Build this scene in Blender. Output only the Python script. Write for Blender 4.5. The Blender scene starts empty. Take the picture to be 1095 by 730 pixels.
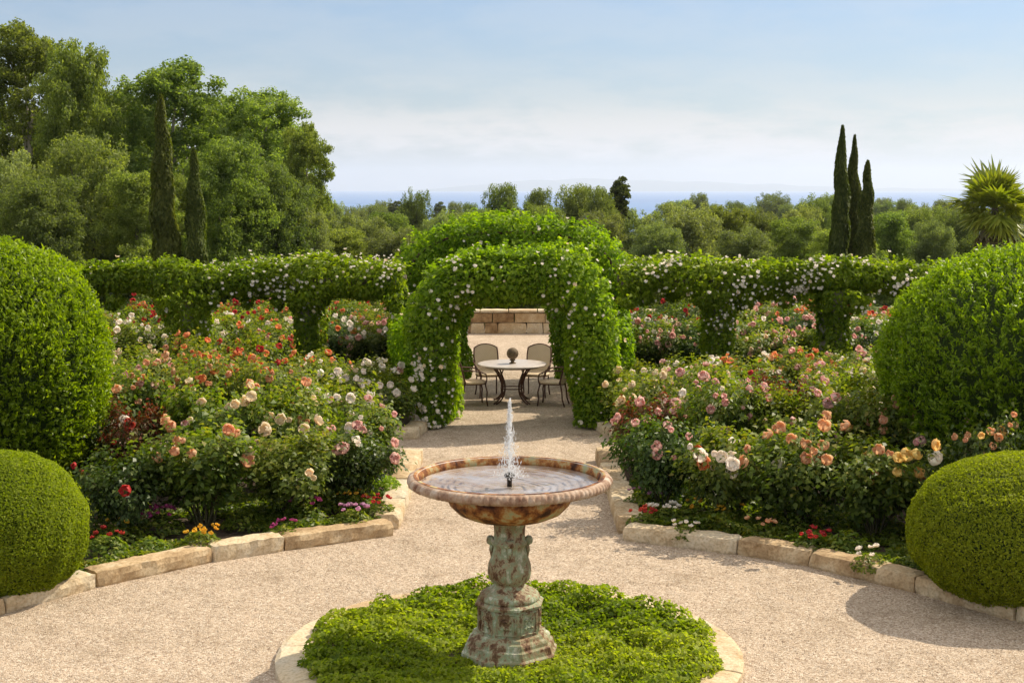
import bpy, bmesh, math, random
import numpy as np
from mathutils import Vector, Matrix
random.seed(7)
rng = np.random.default_rng(11)
sc = bpy.context.scene
COL = sc.collection
R = math.radians
CAM_H, PITCH, FPX = 3.8, R(6.24), 1500.0

def at(px, py, z=0.0):
    """layout aid: photo pixel -> point of the plane at height z"""
    a = PITCH + math.atan((py - 365) / FPX)
    Y = (CAM_H - z) / math.tan(a)
    X = (px - 547.5) / FPX * (Y * math.cos(PITCH) + (CAM_H - z) * math.sin(PITCH))
    return X, Y

def xz(px, py, Y):
    a = PITCH + math.atan((py - 365) / FPX)
    z = CAM_H - Y * math.tan(a)
    X = (px - 547.5) / FPX * (Y * math.cos(PITCH) + (CAM_H - z) * math.sin(PITCH))
    return X, z

# ------------------------------------------------------------------ terrain
TY = [-200, 42, 60, 100, 200, 600, 1200, 1600, 2200]
TZ = [0, 0, -1.2, -5.5, -14, -31, -53, -75, -95]
def ground_z(x, y):
    return float(np.interp(y, TY, TZ))

# ------------------------------------------------------------------ materials
def new_mat(name):
    m = bpy.data.materials.new(name); m.use_nodes = True
    nt = m.node_tree; nt.nodes.clear()
    out = nt.nodes.new('ShaderNodeOutputMaterial')
    return m, nt, out

def N(nt, t, **kw):
    n = nt.nodes.new(t)
    for k, v in kw.items():
        if k in n.inputs: n.inputs[k].default_value = v
        else: setattr(n, k, v)
    return n

def ramp(nt, stops, fac):
    r = nt.nodes.new('ShaderNodeValToRGB')
    e = r.color_ramp.elements
    while len(e) < len(stops): e.new(0.5)
    for i, (p, c) in enumerate(stops):
        e[i].position = p; e[i].color = (*c, 1)
    nt.links.new(fac, r.inputs[0])
    return r.outputs[0]

def leaf_mat(name, stops, trans=0.3, rough=0.45, tcol=None, var=0.12, spec=0.4):
    m, nt, out = new_mat(name)
    at_ = N(nt, 'ShaderNodeAttribute', attribute_name='tint')
    c = ramp(nt, stops, at_.outputs['Fac'])
    oi = N(nt, 'ShaderNodeObjectInfo')
    hs = N(nt, 'ShaderNodeHueSaturation')
    mr = N(nt, 'ShaderNodeMapRange'); mr.inputs[3].default_value = 1 - var; mr.inputs[4].default_value = 1 + var
    nt.links.new(oi.outputs['Random'], mr.inputs[0])
    nt.links.new(mr.outputs[0], hs.inputs['Value']); nt.links.new(c, hs.inputs['Color'])
    mr2 = N(nt, 'ShaderNodeMapRange'); mr2.inputs[3].default_value = 0.5 - var * 0.06; mr2.inputs[4].default_value = 0.5 + var * 0.1
    mth = N(nt, 'ShaderNodeMath', operation='FRACT'); mt2 = N(nt, 'ShaderNodeMath', operation='MULTIPLY'); mt2.inputs[1].default_value = 7.31
    nt.links.new(oi.outputs['Random'], mt2.inputs[0]); nt.links.new(mt2.outputs[0], mth.inputs[0]); nt.links.new(mth.outputs[0], mr2.inputs[0])
    nt.links.new(mr2.outputs[0], hs.inputs['Hue'])
    p = N(nt, 'ShaderNodeBsdfPrincipled', Roughness=rough); p.inputs['Specular IOR Level'].default_value = spec
    nt.links.new(hs.outputs[0], p.inputs['Base Color'])
    t = N(nt, 'ShaderNodeBsdfTranslucent')
    tm = N(nt, 'ShaderNodeMix', data_type='RGBA', blend_type='MULTIPLY'); tm.inputs[0].default_value = 1
    tm.inputs[7].default_value = (*(tcol or (1.5, 1.45, 0.7)), 1)
    nt.links.new(hs.outputs[0], tm.inputs[6]); nt.links.new(tm.outputs[2], t.inputs[0])
    mx = N(nt, 'ShaderNodeMixShader'); mx.inputs[0].default_value = trans
    nt.links.new(p.outputs[0], mx.inputs[1]); nt.links.new(t.outputs[0], mx.inputs[2])
    nt.links.new(mx.outputs[0], out.inputs[0])
    return m

def noise_mat(name, stops, scale=6, detail=8, rough=0.85, bump=0.3, bscale=None, dist=0.02, coord='Object', stretch=None, spec=0.3):
    m, nt, out = new_mat(name)
    tc = N(nt, 'ShaderNodeTexCoord'); src = tc.outputs[coord]
    if stretch:
        mp = N(nt, 'ShaderNodeMapping'); mp.inputs['Scale'].default_value = stretch
        nt.links.new(src, mp.inputs[0]); src = mp.outputs[0]
    n = N(nt, 'ShaderNodeTexNoise', Scale=scale, Detail=detail, Roughness=0.65)
    nt.links.new(src, n.inputs['Vector'])
    c = ramp(nt, stops, n.outputs[0])
    p = N(nt, 'ShaderNodeBsdfPrincipled', Roughness=rough); p.inputs['Specular IOR Level'].default_value = spec
    nt.links.new(c, p.inputs['Base Color'])
    b = N(nt, 'ShaderNodeBump', Strength=bump, Distance=dist)
    n2 = N(nt, 'ShaderNodeTexNoise', Scale=bscale or scale * 4, Detail=6)
    nt.links.new(src, n2.inputs['Vector']); nt.links.new(n2.outputs[0], b.inputs['Height'])
    nt.links.new(b.outputs[0], p.inputs['Normal']); nt.links.new(p.outputs[0], out.inputs[0])
    return m

M = {}
TG = (1.85, 1.95, 0.45)
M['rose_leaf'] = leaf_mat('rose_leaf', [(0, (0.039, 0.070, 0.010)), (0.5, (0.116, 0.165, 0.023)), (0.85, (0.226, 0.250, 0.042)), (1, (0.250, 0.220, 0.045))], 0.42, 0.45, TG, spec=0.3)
M['rose_leaf_dark'] = leaf_mat('rose_leaf_dark', [(0, (0.023, 0.050, 0.010)), (0.6, (0.070, 0.115, 0.023)), (1, (0.154, 0.185, 0.038))], 0.36, 0.42, TG, spec=0.3)
M['rose_leaf_red'] = leaf_mat('rose_leaf_red', [(0, (0.03, 0.06, 0.008)), (0.5, (0.09, 0.075, 0.018)), (0.8, (0.17, 0.05, 0.025)), (1, (0.24, 0.05, 0.035))], 0.35, 0.45, (1.7, 1.0, 0.6), spec=0.25)
M['climber_leaf'] = leaf_mat('climber_leaf', [(0, (0.064, 0.130, 0.010)), (0.5, (0.180, 0.265, 0.019)), (1, (0.296, 0.370, 0.036))], 0.5, 0.5, TG, spec=0.2)
M['yew_leaf'] = leaf_mat('yew_leaf', [(0, (0.058, 0.115, 0.006)), (0.5, (0.193, 0.280, 0.013)), (1, (0.321, 0.400, 0.023))], 0.48, 0.42, TG, spec=0.4)
M['ball_leaf'] = leaf_mat('ball_leaf', [(0, (0.116, 0.155, 0.010)), (0.5, (0.206, 0.250, 0.017)), (1, (0.296, 0.330, 0.026))], 0.42, 0.6, TG, spec=0.15)
M['cover_leaf'] = leaf_mat('cover_leaf', [(0, (0.090, 0.150, 0.013)), (0.5, (0.219, 0.285, 0.026)), (1, (0.361, 0.400, 0.056))], 0.45, 0.55, TG, spec=0.2)
M['tree_leaf'] = leaf_mat('tree_leaf', [(0, (0.076, 0.117, 0.032)), (0.5, (0.176, 0.216, 0.061)), (1, (0.268, 0.310, 0.111))], 0.48, 0.55, TG, var=0.22, spec=0.15)
M['oak_leaf'] = leaf_mat('oak_leaf', [(0, (0.070, 0.103, 0.037)), (0.5, (0.147, 0.175, 0.061)), (1, (0.228, 0.263, 0.104))], 0.44, 0.55, TG, var=0.22, spec=0.15)
M['olive_leaf'] = leaf_mat('olive_leaf', [(0, (0.116, 0.135, 0.061)), (0.5, (0.193, 0.222, 0.104)), (1, (0.274, 0.316, 0.194))], 0.45, 0.55, TG, var=0.22, spec=0.15)
M['cypress_leaf'] = leaf_mat('cypress_leaf', [(0, (0.039, 0.058, 0.013)), (0.6, (0.088, 0.110, 0.023)), (1, (0.154, 0.170, 0.042))], 0.32, 0.6, TG, spec=0.12)
M['palm_leaf'] = leaf_mat('palm_leaf', [(0, (0.1, 0.13, 0.012)), (0.5, (0.18, 0.21, 0.022)), (1, (0.27, 0.28, 0.045))], 0.35, 0.4, TG)
M['dry_frond'] = leaf_mat('dry_frond', [(0, (0.12, 0.1, 0.05)), (1, (0.32, 0.26, 0.14))], 0.25, 0.6)
def petal(name, a, b, t=0.48): M[name] = leaf_mat(name, [(0, a), (1, b)], t, 0.6, (1.1, 1.0, 0.95), 0.1, 0.25)
petal('peach', (0.72, 0.36, 0.18), (0.85, 0.58, 0.36))
petal('coral', (0.78, 0.2, 0.07), (0.88, 0.42, 0.2))
petal('red', (0.45, 0.03, 0.03), (0.66, 0.08, 0.07))
petal('yellow', (0.78, 0.5, 0.12), (0.86, 0.68, 0.3))
petal('pink', (0.72, 0.36, 0.33), (0.88, 0.66, 0.6))
petal('white', (0.86, 0.83, 0.74), (0.95, 0.93, 0.87), 0.5)
petal('cream', (0.78, 0.64, 0.4), (0.9, 0.82, 0.62))
petal('magenta', (0.32, 0.03, 0.14), (0.52, 0.1, 0.3))
petal('lilac', (0.5, 0.2, 0.4), (0.72, 0.45, 0.62))
petal('gold', (0.75, 0.42, 0.03), (0.88, 0.62, 0.08))
M['bark'] = noise_mat('bark', [(0.3, (0.06, 0.045, 0.03)), (0.7, (0.2, 0.165, 0.125))], 5, bump=0.8, stretch=(3, 3, 0.6))
M['pale_bark'] = noise_mat('pale_bark', [(0.3, (0.25, 0.21, 0.16)), (0.7, (0.5, 0.45, 0.37))], 3, bump=0.4, stretch=(2, 2, 0.5))
M['stem'] = noise_mat('stem', [(0.3, (0.05, 0.05, 0.02)), (0.7, (0.12, 0.1, 0.05))], 20)
M['soil'] = noise_mat('soil', [(0.3, (0.035, 0.024, 0.016)), (0.7, (0.1, 0.07, 0.045))], 3, 12, 0.95, 0.9, 14, 0.05)
M['scrub'] = noise_mat('scrub', [(0.3, (0.06, 0.07, 0.025)), (0.55, (0.12, 0.12, 0.05)), (0.75, (0.24, 0.2, 0.11))], 0.06, 12, 0.95, 0.6, 0.6, 0.6)
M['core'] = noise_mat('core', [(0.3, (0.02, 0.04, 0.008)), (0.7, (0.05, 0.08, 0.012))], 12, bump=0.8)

def stone_mat(name, stops, scale=2.5):
    m, nt, out = new_mat(name)
    tc = N(nt, 'ShaderNodeTexCoord'); oi = N(nt, 'ShaderNodeObjectInfo')
    n = N(nt, 'ShaderNodeTexNoise', Scale=scale, Detail=10, Roughness=0.7)
    nt.links.new(tc.outputs['Object'], n.inputs['Vector'])
    at_ = N(nt, 'ShaderNodeAttribute', attribute_name='tint')
    ad = N(nt, 'ShaderNodeMath', operation='MULTIPLY_ADD'); ad.inputs[1].default_value = 0.35; 
    nt.links.new(at_.outputs['Fac'], ad.inputs[0]); nt.links.new(n.outputs[0], ad.inputs[2])
    sb = N(nt, 'ShaderNodeMath', operation='SUBTRACT'); sb.inputs[1].default_value = 0.17
    nt.links.new(ad.outputs[0], sb.inputs[0])
    c = ramp(nt, stops, sb.outputs[0])
    sp = N(nt, 'ShaderNodeTexNoise', Scale=38, Detail=4)
    nt.links.new(tc.outputs['Object'], sp.inputs['Vector'])
    mx = N(nt, 'ShaderNodeMix', data_type='RGBA', blend_type='MULTIPLY'); mx.inputs[0].default_value = 0.55
    c2 = ramp(nt, [(0.35, (0.55, 0.5, 0.42)), (0.55, (1, 1, 1))], sp.outputs[0])
    nt.links.new(c, mx.inputs[6]); nt.links.new(c2, mx.inputs[7])
    p = N(nt, 'ShaderNodeBsdfPrincipled', Roughness=0.9); p.inputs['Specular IOR Level'].default_value = 0.2
    nt.links.new(mx.outputs[2], p.inputs['Base Color'])
    b = N(nt, 'ShaderNodeBump', Strength=0.7, Distance=0.02)
    n2 = N(nt, 'ShaderNodeTexNoise', Scale=16, Detail=10, Roughness=0.7)
    nt.links.new(tc.outputs['Object'], n2.inputs['Vector']); nt.links.new(n2.outputs[0], b.inputs['Height'])
    nt.links.new(b.outputs[0], p.inputs['Normal']); nt.links.new(p.outputs[0], out.inputs[0])
    return m
M['kerb'] = stone_mat('kerb', [(0.25, (0.26, 0.16, 0.08)), (0.45, (0.5, 0.36, 0.21)), (0.6, (0.64, 0.52, 0.35)), (0.8, (0.6, 0.53, 0.41))])
M['wallstone'] = stone_mat('wallstone', [(0.25, (0.2, 0.11, 0.05)), (0.42, (0.46, 0.3, 0.15)), (0.6, (0.62, 0.48, 0.3)), (0.8, (0.64, 0.56, 0.44))], 1.6)

def gravel_mat():
    m, nt, out = new_mat('gravel')
    tc = N(nt, 'ShaderNodeTexCoord')
    v = N(nt, 'ShaderNodeTexVoronoi', Scale=72.0)
    nt.links.new(tc.outputs['Object'], v.inputs['Vector'])
    sep = N(nt, 'ShaderNodeSeparateColor'); nt.links.new(v.outputs['Color'], sep.inputs[0])
    c = ramp(nt, [(0.0, (0.25, 0.175, 0.12)), (0.25, (0.42, 0.322, 0.232)), (0.7, (0.52, 0.413, 0.308)), (1.0, (0.68, 0.585, 0.47))], sep.outputs[0])
    n = N(nt, 'ShaderNodeTexNoise', Scale=1.6, Detail=10, Roughness=0.72)
    nt.links.new(tc.outputs['Object'], n.inputs['Vector'])
    c2 = ramp(nt, [(0.32, (0.7, 0.66, 0.6)), (0.46, (0.95, 0.94, 0.92)), (0.68, (1.1, 1.09, 1.08))], n.outputs[0])
    mx = N(nt, 'ShaderNodeMix', data_type='RGBA', blend_type='MULTIPLY'); mx.inputs[0].default_value = 1
    nt.links.new(c, mx.inputs[6]); nt.links.new(c2, mx.inputs[7])
    p = N(nt, 'ShaderNodeBsdfPrincipled', Roughness=0.9); p.inputs['Specular IOR Level'].default_value = 0.25
    nt.links.new(mx.outputs[2], p.inputs['Base Color'])
    b = N(nt, 'ShaderNodeBump', Strength=0.9, Distance=0.012)
    n2 = N(nt, 'ShaderNodeTexNoise', Scale=5.0, Detail=6)
    nt.links.new(tc.outputs['Object'], n2.inputs['Vector'])
    add = N(nt, 'ShaderNodeMath', operation='MULTIPLY_ADD'); add.inputs[1].default_value = -1.0
    nt.links.new(v.outputs['Distance'], add.inputs[0]); 
    m3 = N(nt, 'ShaderNodeMath', operation='MULTIPLY'); m3.inputs[1].default_value = 5.0
    nt.links.new(n2.outputs[0], m3.inputs[0]); nt.links.new(m3.outputs[0], add.inputs[2])
    nt.links.new(add.outputs[0], b.inputs['Height']); nt.links.new(b.outputs[0], p.inputs['Normal'])
    nt.links.new(p.outputs[0], out.inputs[0])
    return m
M['gravel'] = gravel_mat()
M['pebble'] = leaf_mat('pebble', [(0, (0.26, 0.18, 0.12)), (0.35, (0.43, 0.33, 0.245)), (1, (0.64, 0.55, 0.45))], 0.0, 0.85, spec=0.2, var=0)

def patina_mat():
    m, nt, out = new_mat('patina')
    tc = N(nt, 'ShaderNodeTexCoord')
    mp = N(nt, 'ShaderNodeMapping'); mp.inputs['Scale'].default_value = (1, 1, 0.6)
    nt.links.new(tc.outputs['Object'], mp.inputs[0])
    n = N(nt, 'ShaderNodeTexNoise', Scale=11, Detail=12, Roughness=0.75, Distortion=0.2)
    nt.links.new(mp.outputs[0], n.inputs['Vector'])
    c = ramp(nt, [(0.36, (0.085, 0.042, 0.022)), (0.45, (0.2, 0.115, 0.06)), (0.485, (0.4, 0.33, 0.21)), (0.53, (0.25, 0.31, 0.18)), (0.58, (0.42, 0.45, 0.33)), (0.64, (0.66, 0.61, 0.5))], n.outputs[0])
    n3 = N(nt, 'ShaderNodeTexNoise', Scale=3.1, Detail=5, Roughness=0.6)
    nt.links.new(tc.outputs['Object'], n3.inputs['Vector'])
    c3 = ramp(nt, [(0.46, (1, 1, 1)), (0.64, (0.55, 0.36, 0.22))], n3.outputs[0])
    mx = N(nt, 'ShaderNodeMix', data_type='RGBA', blend_type='MULTIPLY'); mx.inputs[0].default_value = 0.8
    nt.links.new(c, mx.inputs[6]); nt.links.new(c3, mx.inputs[7])
    p = N(nt, 'ShaderNodeBsdfPrincipled', Roughness=0.7, Metallic=0.0); p.inputs['Specular IOR Level'].default_value = 0.3
    nt.links.new(mx.outputs[2], p.inputs['Base Color'])
    b = N(nt, 'ShaderNodeBump', Strength=0.6, Distance=0.01)
    n2 = N(nt, 'ShaderNodeTexNoise', Scale=30, Detail=8)
    nt.links.new(tc.outputs['Object'], n2.inputs['Vector']); nt.links.new(n2.outputs[0], b.inputs['Height'])
    nt.links.new(b.outputs[0], p.inputs['Normal']); nt.links.new(p.outputs[0], out.inputs[0])
    return m
M['patina'] = patina_mat()
M['rust'] = noise_mat('rust', [(0.38, (0.045, 0.016, 0.007)), (0.46, (0.17, 0.055, 0.017)), (0.53, (0.36, 0.15, 0.04)), (0.59, (0.42, 0.32, 0.15)), (0.66, (0.3, 0.34, 0.2))], 7, 10, 0.7, 0.5, 25, 0.01, spec=0.3)
M['rimcrust'] = noise_mat('rimcrust', [(0.3, (0.16, 0.07, 0.04)), (0.5, (0.38, 0.26, 0.18)), (0.7, (0.58, 0.5, 0.42))], 9, 10, 0.8, 0.6, 30, 0.01)
M['basin'] = noise_mat('basin', [(0.38, (0.36, 0.22, 0.12)), (0.48, (0.5, 0.39, 0.3)), (0.62, (0.56, 0.52, 0.52))], 4, 8, 0.6, 0.3)

def water_mat():
    m, nt, out = new_mat('water')
    tc = N(nt, 'ShaderNodeTexCoord')
    w = N(nt, 'ShaderNodeTexWave', wave_type='RINGS', rings_direction='Z'); w.inputs['Scale'].default_value = 5; w.inputs['Distortion'].default_value = 6; w.inputs['Detail'].default_value = 3
    nt.links.new(tc.outputs['Object'], w.inputs['Vector'])
    n = N(nt, 'ShaderNodeTexNoise', Scale=22, Detail=4); nt.links.new(tc.outputs['Object'], n.inputs['Vector'])
    ad = N(nt, 'ShaderNodeMath', operation='ADD'); nt.links.new(w.outputs[0], ad.inputs[0]); nt.links.new(n.outputs[0], ad.inputs[1])
    b = N(nt, 'ShaderNodeBump', Strength=0.1, Distance=0.01); nt.links.new(ad.outputs[0], b.inputs['Height'])
    g = N(nt, 'ShaderNodeBsdfGlossy', Roughness=0.05); nt.links.new(b.outputs[0], g.inputs['Normal'])
    t = N(nt, 'ShaderNodeBsdfTransparent'); t.inputs[0].default_value = (0.9, 0.92, 0.95, 1)
    f = N(nt, 'ShaderNodeFresnel', IOR=1.38); nt.links.new(b.outputs[0], f.inputs['Normal'])
    mx = N(nt, 'ShaderNodeMixShader'); nt.links.new(f.outputs[0], mx.inputs[0]); nt.links.new(t.outputs[0], mx.inputs[1]); nt.links.new(g.outputs[0], mx.inputs[2])
    nt.links.new(mx.outputs[0], out.inputs[0])
    return m
M['water'] = water_mat()
def spray_mat():
    m, nt, out = new_mat('spray')
    p = N(nt, 'ShaderNodeBsdfPrincipled', Roughness=0.15); p.inputs['Base Color'].default_value = (0.9, 0.92, 0.94, 1)
    t = N(nt, 'ShaderNodeBsdfTranslucent'); t.inputs[0].default_value = (0.9, 0.92, 0.95, 1)
    tr = N(nt, 'ShaderNodeBsdfTransparent')
    m1 = N(nt, 'ShaderNodeMixShader'); m1.inputs[0].default_value = 0.5
    nt.links.new(p.outputs[0], m1.inputs[1]); nt.links.new(t.outputs[0], m1.inputs[2])
    m2 = N(nt, 'ShaderNodeMixShader'); m2.inputs[0].default_value = 0.35
    nt.links.new(m1.outputs[0], m2.inputs[1]); nt.links.new(tr.outputs[0], m2.inputs[2])
    nt.links.new(m2.outputs[0], out.inputs[0]); return m
M['spray'] = spray_mat()
M['iron'] = noise_mat('iron', [(0.3, (0.05, 0.025, 0.018)), (0.7, (0.15, 0.07, 0.045))], 20, rough=0.6)
M['nozzle'] = noise_mat('nozzle', [(0.3, (0.02, 0.018, 0.015)), (0.7, (0.06, 0.05, 0.04))], 20, rough=0.4)
M['tabletop'] = noise_mat('tabletop', [(0.3, (0.42, 0.36, 0.32)), (0.7, (0.6, 0.54, 0.49))], 14, rough=0.35, bump=0.1)
M['ballstone'] = noise_mat('ballstone', [(0.3, (0.07, 0.045, 0.025)), (0.7, (0.2, 0.14, 0.08))], 18, rough=0.7)
def wicker_mat():
    m, nt, out = new_mat('wicker')
    tc = N(nt, 'ShaderNodeTexCoord')
    ck = N(nt, 'ShaderNodeTexChecker', Scale=60); ck.inputs[1].default_value = (0.7, 0.56, 0.38, 1); ck.inputs[2].default_value = (0.54, 0.41, 0.26, 1)
    nt.links.new(tc.outputs['Object'], ck.inputs[0])
    p = N(nt, 'ShaderNodeBsdfPrincipled', Roughness=0.75); nt.links.new(ck.outputs[0], p.inputs['Base Color'])
    b = N(nt, 'ShaderNodeBump', Strength=0.5, Distance=0.005); nt.links.new(ck.outputs[1], b.inputs['Height']); nt.links.new(b.outputs[0], p.inputs['Normal'])
    nt.links.new(p.outputs[0], out.inputs[0]); return m
M['wicker'] = wicker_mat()

# ------------------------------------------------------------------ mesh building
class MB:
    def __init__(s): s.v = []; s.f = []; s.t = []; s.n = 0; s.parts = []
    def add(s, verts, faces, tint=0.5):
        o = s.n
        verts = [tuple(p) for p in verts]
        s.v += verts; s.n += len(verts)
        s.f += [tuple(i + o for i in f) for f in faces]
        s.t += [tint] * len(faces)
    def tube(s, pts, rad, n=8, cap=True, tint=0.5, closed=False):
        pts = [Vector(p) for p in pts]; k = len(pts)
        if not hasattr(rad, '__len__'): rad = [rad] * k
        V = []; prev = None
        for i in range(k):
            if closed: d = pts[(i + 1) % k] - pts[i - 1]
            else: d = pts[min(i + 1, k - 1)] - pts[max(i - 1, 0)]
            if d.length < 1e-9: d = Vector((0, 0, 1))
            d.normalize()
            if prev is None:
                a = Vector((0, 0, 1)) if abs(d.z) < 0.9 else Vector((1, 0, 0)); u = d.cross(a).normalized()
            else:
                u = prev - d * prev.dot(d)
                u = u.normalized() if u.length > 1e-6 else d.orthogonal().normalized()
            prev = u; w = d.cross(u)
            for j in range(n):
                an = 2 * math.pi * j / n
                V.append(pts[i] + (u * math.cos(an) + w * math.sin(an)) * rad[i])
        F = []
        for i in range(k if closed else k - 1):
            i2 = (i + 1) % k
            for j in range(n):
                F.append((i * n + j, i * n + (j + 1) % n, i2 * n + (j + 1) % n, i2 * n + j))
        if cap and not closed:
            F.append(tuple(range(n))[::-1]); F.append(tuple((k - 1) * n + j for j in range(n)))
        s.add(V, F, tint)
    def lathe(s, prof, n=48, c=(0, 0, 0), rot=0.0, mod=None, tint=0.5, cap=True):
        V = []; F = []; k = len(prof)
        for (r, z) in prof:
            for j in range(n):
                a = 2 * math.pi * j / n + rot
                rr = r if mod is None else mod(r, z, a)
                V.append((c[0] + rr * math.cos(a), c[1] + rr * math.sin(a), c[2] + z))
        for i in range(k - 1):
            for j in range(n):
                F.append((i * n + j, i * n + (j + 1) % n, (i + 1) * n + (j + 1) % n, (i + 1) * n + j))
        if cap and prof[0][0] > 1e-6: F.append(tuple(range(n))[::-1])
        if cap and prof[-1][0] > 1e-6: F.append(tuple((k - 1) * n + j for j in range(n)))
        s.add(V, F, tint)
    def block(s, c, size, rz=0.0, rough=0.012, seg=(6, 3, 3), tint=0.5, bev=0.022):
        """rough-hewn stone block: subdivided box with worn corners"""
        nx, ny, nz = seg; idx = {}; V = []; F = []
        hx, hy, hz = size[0] / 2, size[1] / 2, size[2] / 2
        cr, sr = math.cos(rz), math.sin(rz)
        def vid(i, j, k):
            key = (i, j, k)
            if key in idx: return idx[key]
            x = -hx + 2 * hx * i / nx; y = -hy + 2 * hy * j / ny; z = -hz + 2 * hz * k / nz
            ex = (i in (0, nx)) + (j in (0, ny)) + (k in (0, nz))
            if ex >= 2:
                q = bev * (0.55 if ex == 2 else 0.8) * random.uniform(0.6, 1.4)
                if i in (0, nx): x -= math.copysign(q, x)
                if j in (0, ny): y -= math.copysign(q, y)
                if k in (0, nz): z -= math.copysign(q, z)
            x += random.uniform(-rough, rough); y += random.uniform(-rough, rough); z += random.uniform(-rough, rough) * 0.6
            V.append((c[0] + x * cr - y * sr, c[1] + x * sr + y * cr, c[2] + z))
            idx[key] = len(V) - 1; return idx[key]
        for i in range(nx):
            for j in range(ny):
                F.append((vid(i, j, nz), vid(i + 1, j, nz), vid(i + 1, j + 1, nz), vid(i, j + 1, nz)))
                F.append((vid(i, j, 0), vid(i, j + 1, 0), vid(i + 1, j + 1, 0), vid(i + 1, j, 0)))
        for i in range(nx):
            for k in range(nz):
                F.append((vid(i, 0, k), vid(i + 1, 0, k), vid(i + 1, 0, k + 1), vid(i, 0, k + 1)))
                F.append((vid(i, ny, k), vid(i, ny, k + 1), vid(i + 1, ny, k + 1), vid(i + 1, ny, k)))
        for j in range(ny):
            for k in range(nz):
                F.append((vid(0, j, k), vid(0, j, k + 1), vid(0, j + 1, k + 1), vid(0, j + 1, k)))
                F.append((vid(nx, j, k), vid(nx, j + 1, k), vid(nx, j + 1, k + 1), vid(nx, j, k + 1)))
        s.add(V, F, tint)
    def mesh(s, name, mat, smooth=True):
        me = bpy.data.meshes.new(name)
        me.from_pydata(s.v, [], s.f); me.materials.append(mat)
        a = me.attributes.new('tint', 'FLOAT', 'FACE'); a.data.foreach_set('value', np.array(s.t, dtype=np.float32))
        if smooth: me.polygons.foreach_set('use_smooth', [True] * len(me.polygons))
        me.update(); return me
    def build(s, name, mat, parent=None, smooth=True):
        return link(name, s.mesh(name, mat, smooth), parent)

def link(name, me, parent=None, loc=(0, 0, 0), rot=(0, 0, 0), scale=(1, 1, 1)):
    o = bpy.data.objects.new(name, me); COL.objects.link(o)
    o.location = loc; o.rotation_euler = rot; o.scale = scale
    if parent is not None: o.parent = parent
    return o

def empty(name, loc=(0, 0, 0), rz=0.0, scale=(1, 1, 1)):
    o = bpy.data.objects.new(name, None); COL.objects.link(o)
    o.empty_display_size = 0.2; o.location = loc; o.rotation_euler = (0, 0, rz); o.scale = scale
    return o

def tag(o, label=None, cat=None, group=None, kind=None):
    if label: o['label'] = label
    if cat: o['category'] = cat
    if group: o['group'] = group
    if kind: o['kind'] = kind
    return o

def norm(a): return a / np.maximum(np.linalg.norm(a, axis=1, keepdims=True), 1e-9)
def rnd_dir(n): return norm(rng.normal(size=(n, 3)))
UP = np.array([[0, 0, 1.0]])

def quad_mesh(name, V, nq, tint, mat):
    me = bpy.data.meshes.new(name)
    me.vertices.add(nq * 4); me.vertices.foreach_set('co', V.astype(np.float32).ravel())
    me.loops.add(nq * 4); me.loops.foreach_set('vertex_index', np.arange(nq * 4, dtype=np.int32))
    me.polygons.add(nq); me.polygons.foreach_set('loop_start', np.arange(0, nq * 4, 4, dtype=np.int32))
    me.polygons.foreach_set('loop_total', np.full(nq, 4, dtype=np.int32))
    a = me.attributes.new('tint', 'FLOAT', 'FACE'); a.data.foreach_set('value', np.clip(tint, 0, 1).astype(np.float32))
    me.materials.append(mat); me.update(calc_edges=True)
    return me

def leaf_verts(P, D, Nn, L, W, fold=0.25, droop=0.15):
    """one folded rhombus leaf per point: base, side, tip, side"""
    D = norm(D - Nn * np.sum(D * Nn, axis=1, keepdims=True)); S = np.cross(D, Nn)
    L = np.asarray(L).reshape(-1, 1); W = np.asarray(W).reshape(-1, 1)
    b = P - D * L * 0.5; t = P + D * L * 0.5 - Nn * L * droop
    l = P + S * W * 0.5 + Nn * W * fold - D * L * 0.08; r = P - S * W * 0.5 + Nn * W * fold - D * L * 0.08
    return np.stack([b, l, t, r], axis=1)

def leaves(name, P, Nn, size, mat, aspect=0.6, D=None, tint=None, jit=0.7, dmix=0.5, fold=0.25, droop=0.15):
    n = len(P)
    Nn = norm(Nn + rnd_dir(n) * jit)
    d = rnd_dir(n) if D is None else norm(D + rnd_dir(n) * dmix)
    L = size * rng.uniform(0.65, 1.35, n); W = L * aspect * rng.uniform(0.8, 1.2, n)
    if tint is None: tint = rng.beta(2.2, 2.2, n)
    return quad_mesh(name, leaf_verts(P, d, Nn, L, W, fold, droop), n, tint, mat)

class Lump:
    """cheap smooth vector noise, sums of sines"""
    def __init__(s, freq, k=7):
        s.f = rng.normal(size=(k, 3)) * freq; s.p = rng.uniform(0, 6.28, k)
    def __call__(s, P): return np.sin(P @ s.f.T + s.p).sum(axis=1) / math.sqrt(len(s.p))

def copy_tree(root, loc=None, rz=None, scale=None):
    c = root.copy(); COL.objects.link(c)
    if loc is not None: c.location = loc
    if rz is not None: c.rotation_euler = (0, 0, rz)
    if scale is not None: c.scale = scale
    for ch in root.children:
        d = ch.copy(); COL.objects.link(d); d.parent = c
        for g in ch.children:
            e = g.copy(); COL.objects.link(e); e.parent = d
    return c

# ------------------------------------------------------------------ ground
def sheet(name, pts, z, mat):
    bm = bmesh.new()
    vs = [bm.verts.new((x, y, z)) for x, y in pts]
    f = bm.faces.new(vs)
    if f.normal.z < 0: f.normal_flip()
    bmesh.ops.triangulate(bm, faces=[f])
    me = bpy.data.meshes.new(name); bm.to_mesh(me); bm.free(); me.materials.append(mat)
    for p in me.polygons:
        if p.normal.z < 0: p.flip()
    return tag(link(name, me), kind='structure')

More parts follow.
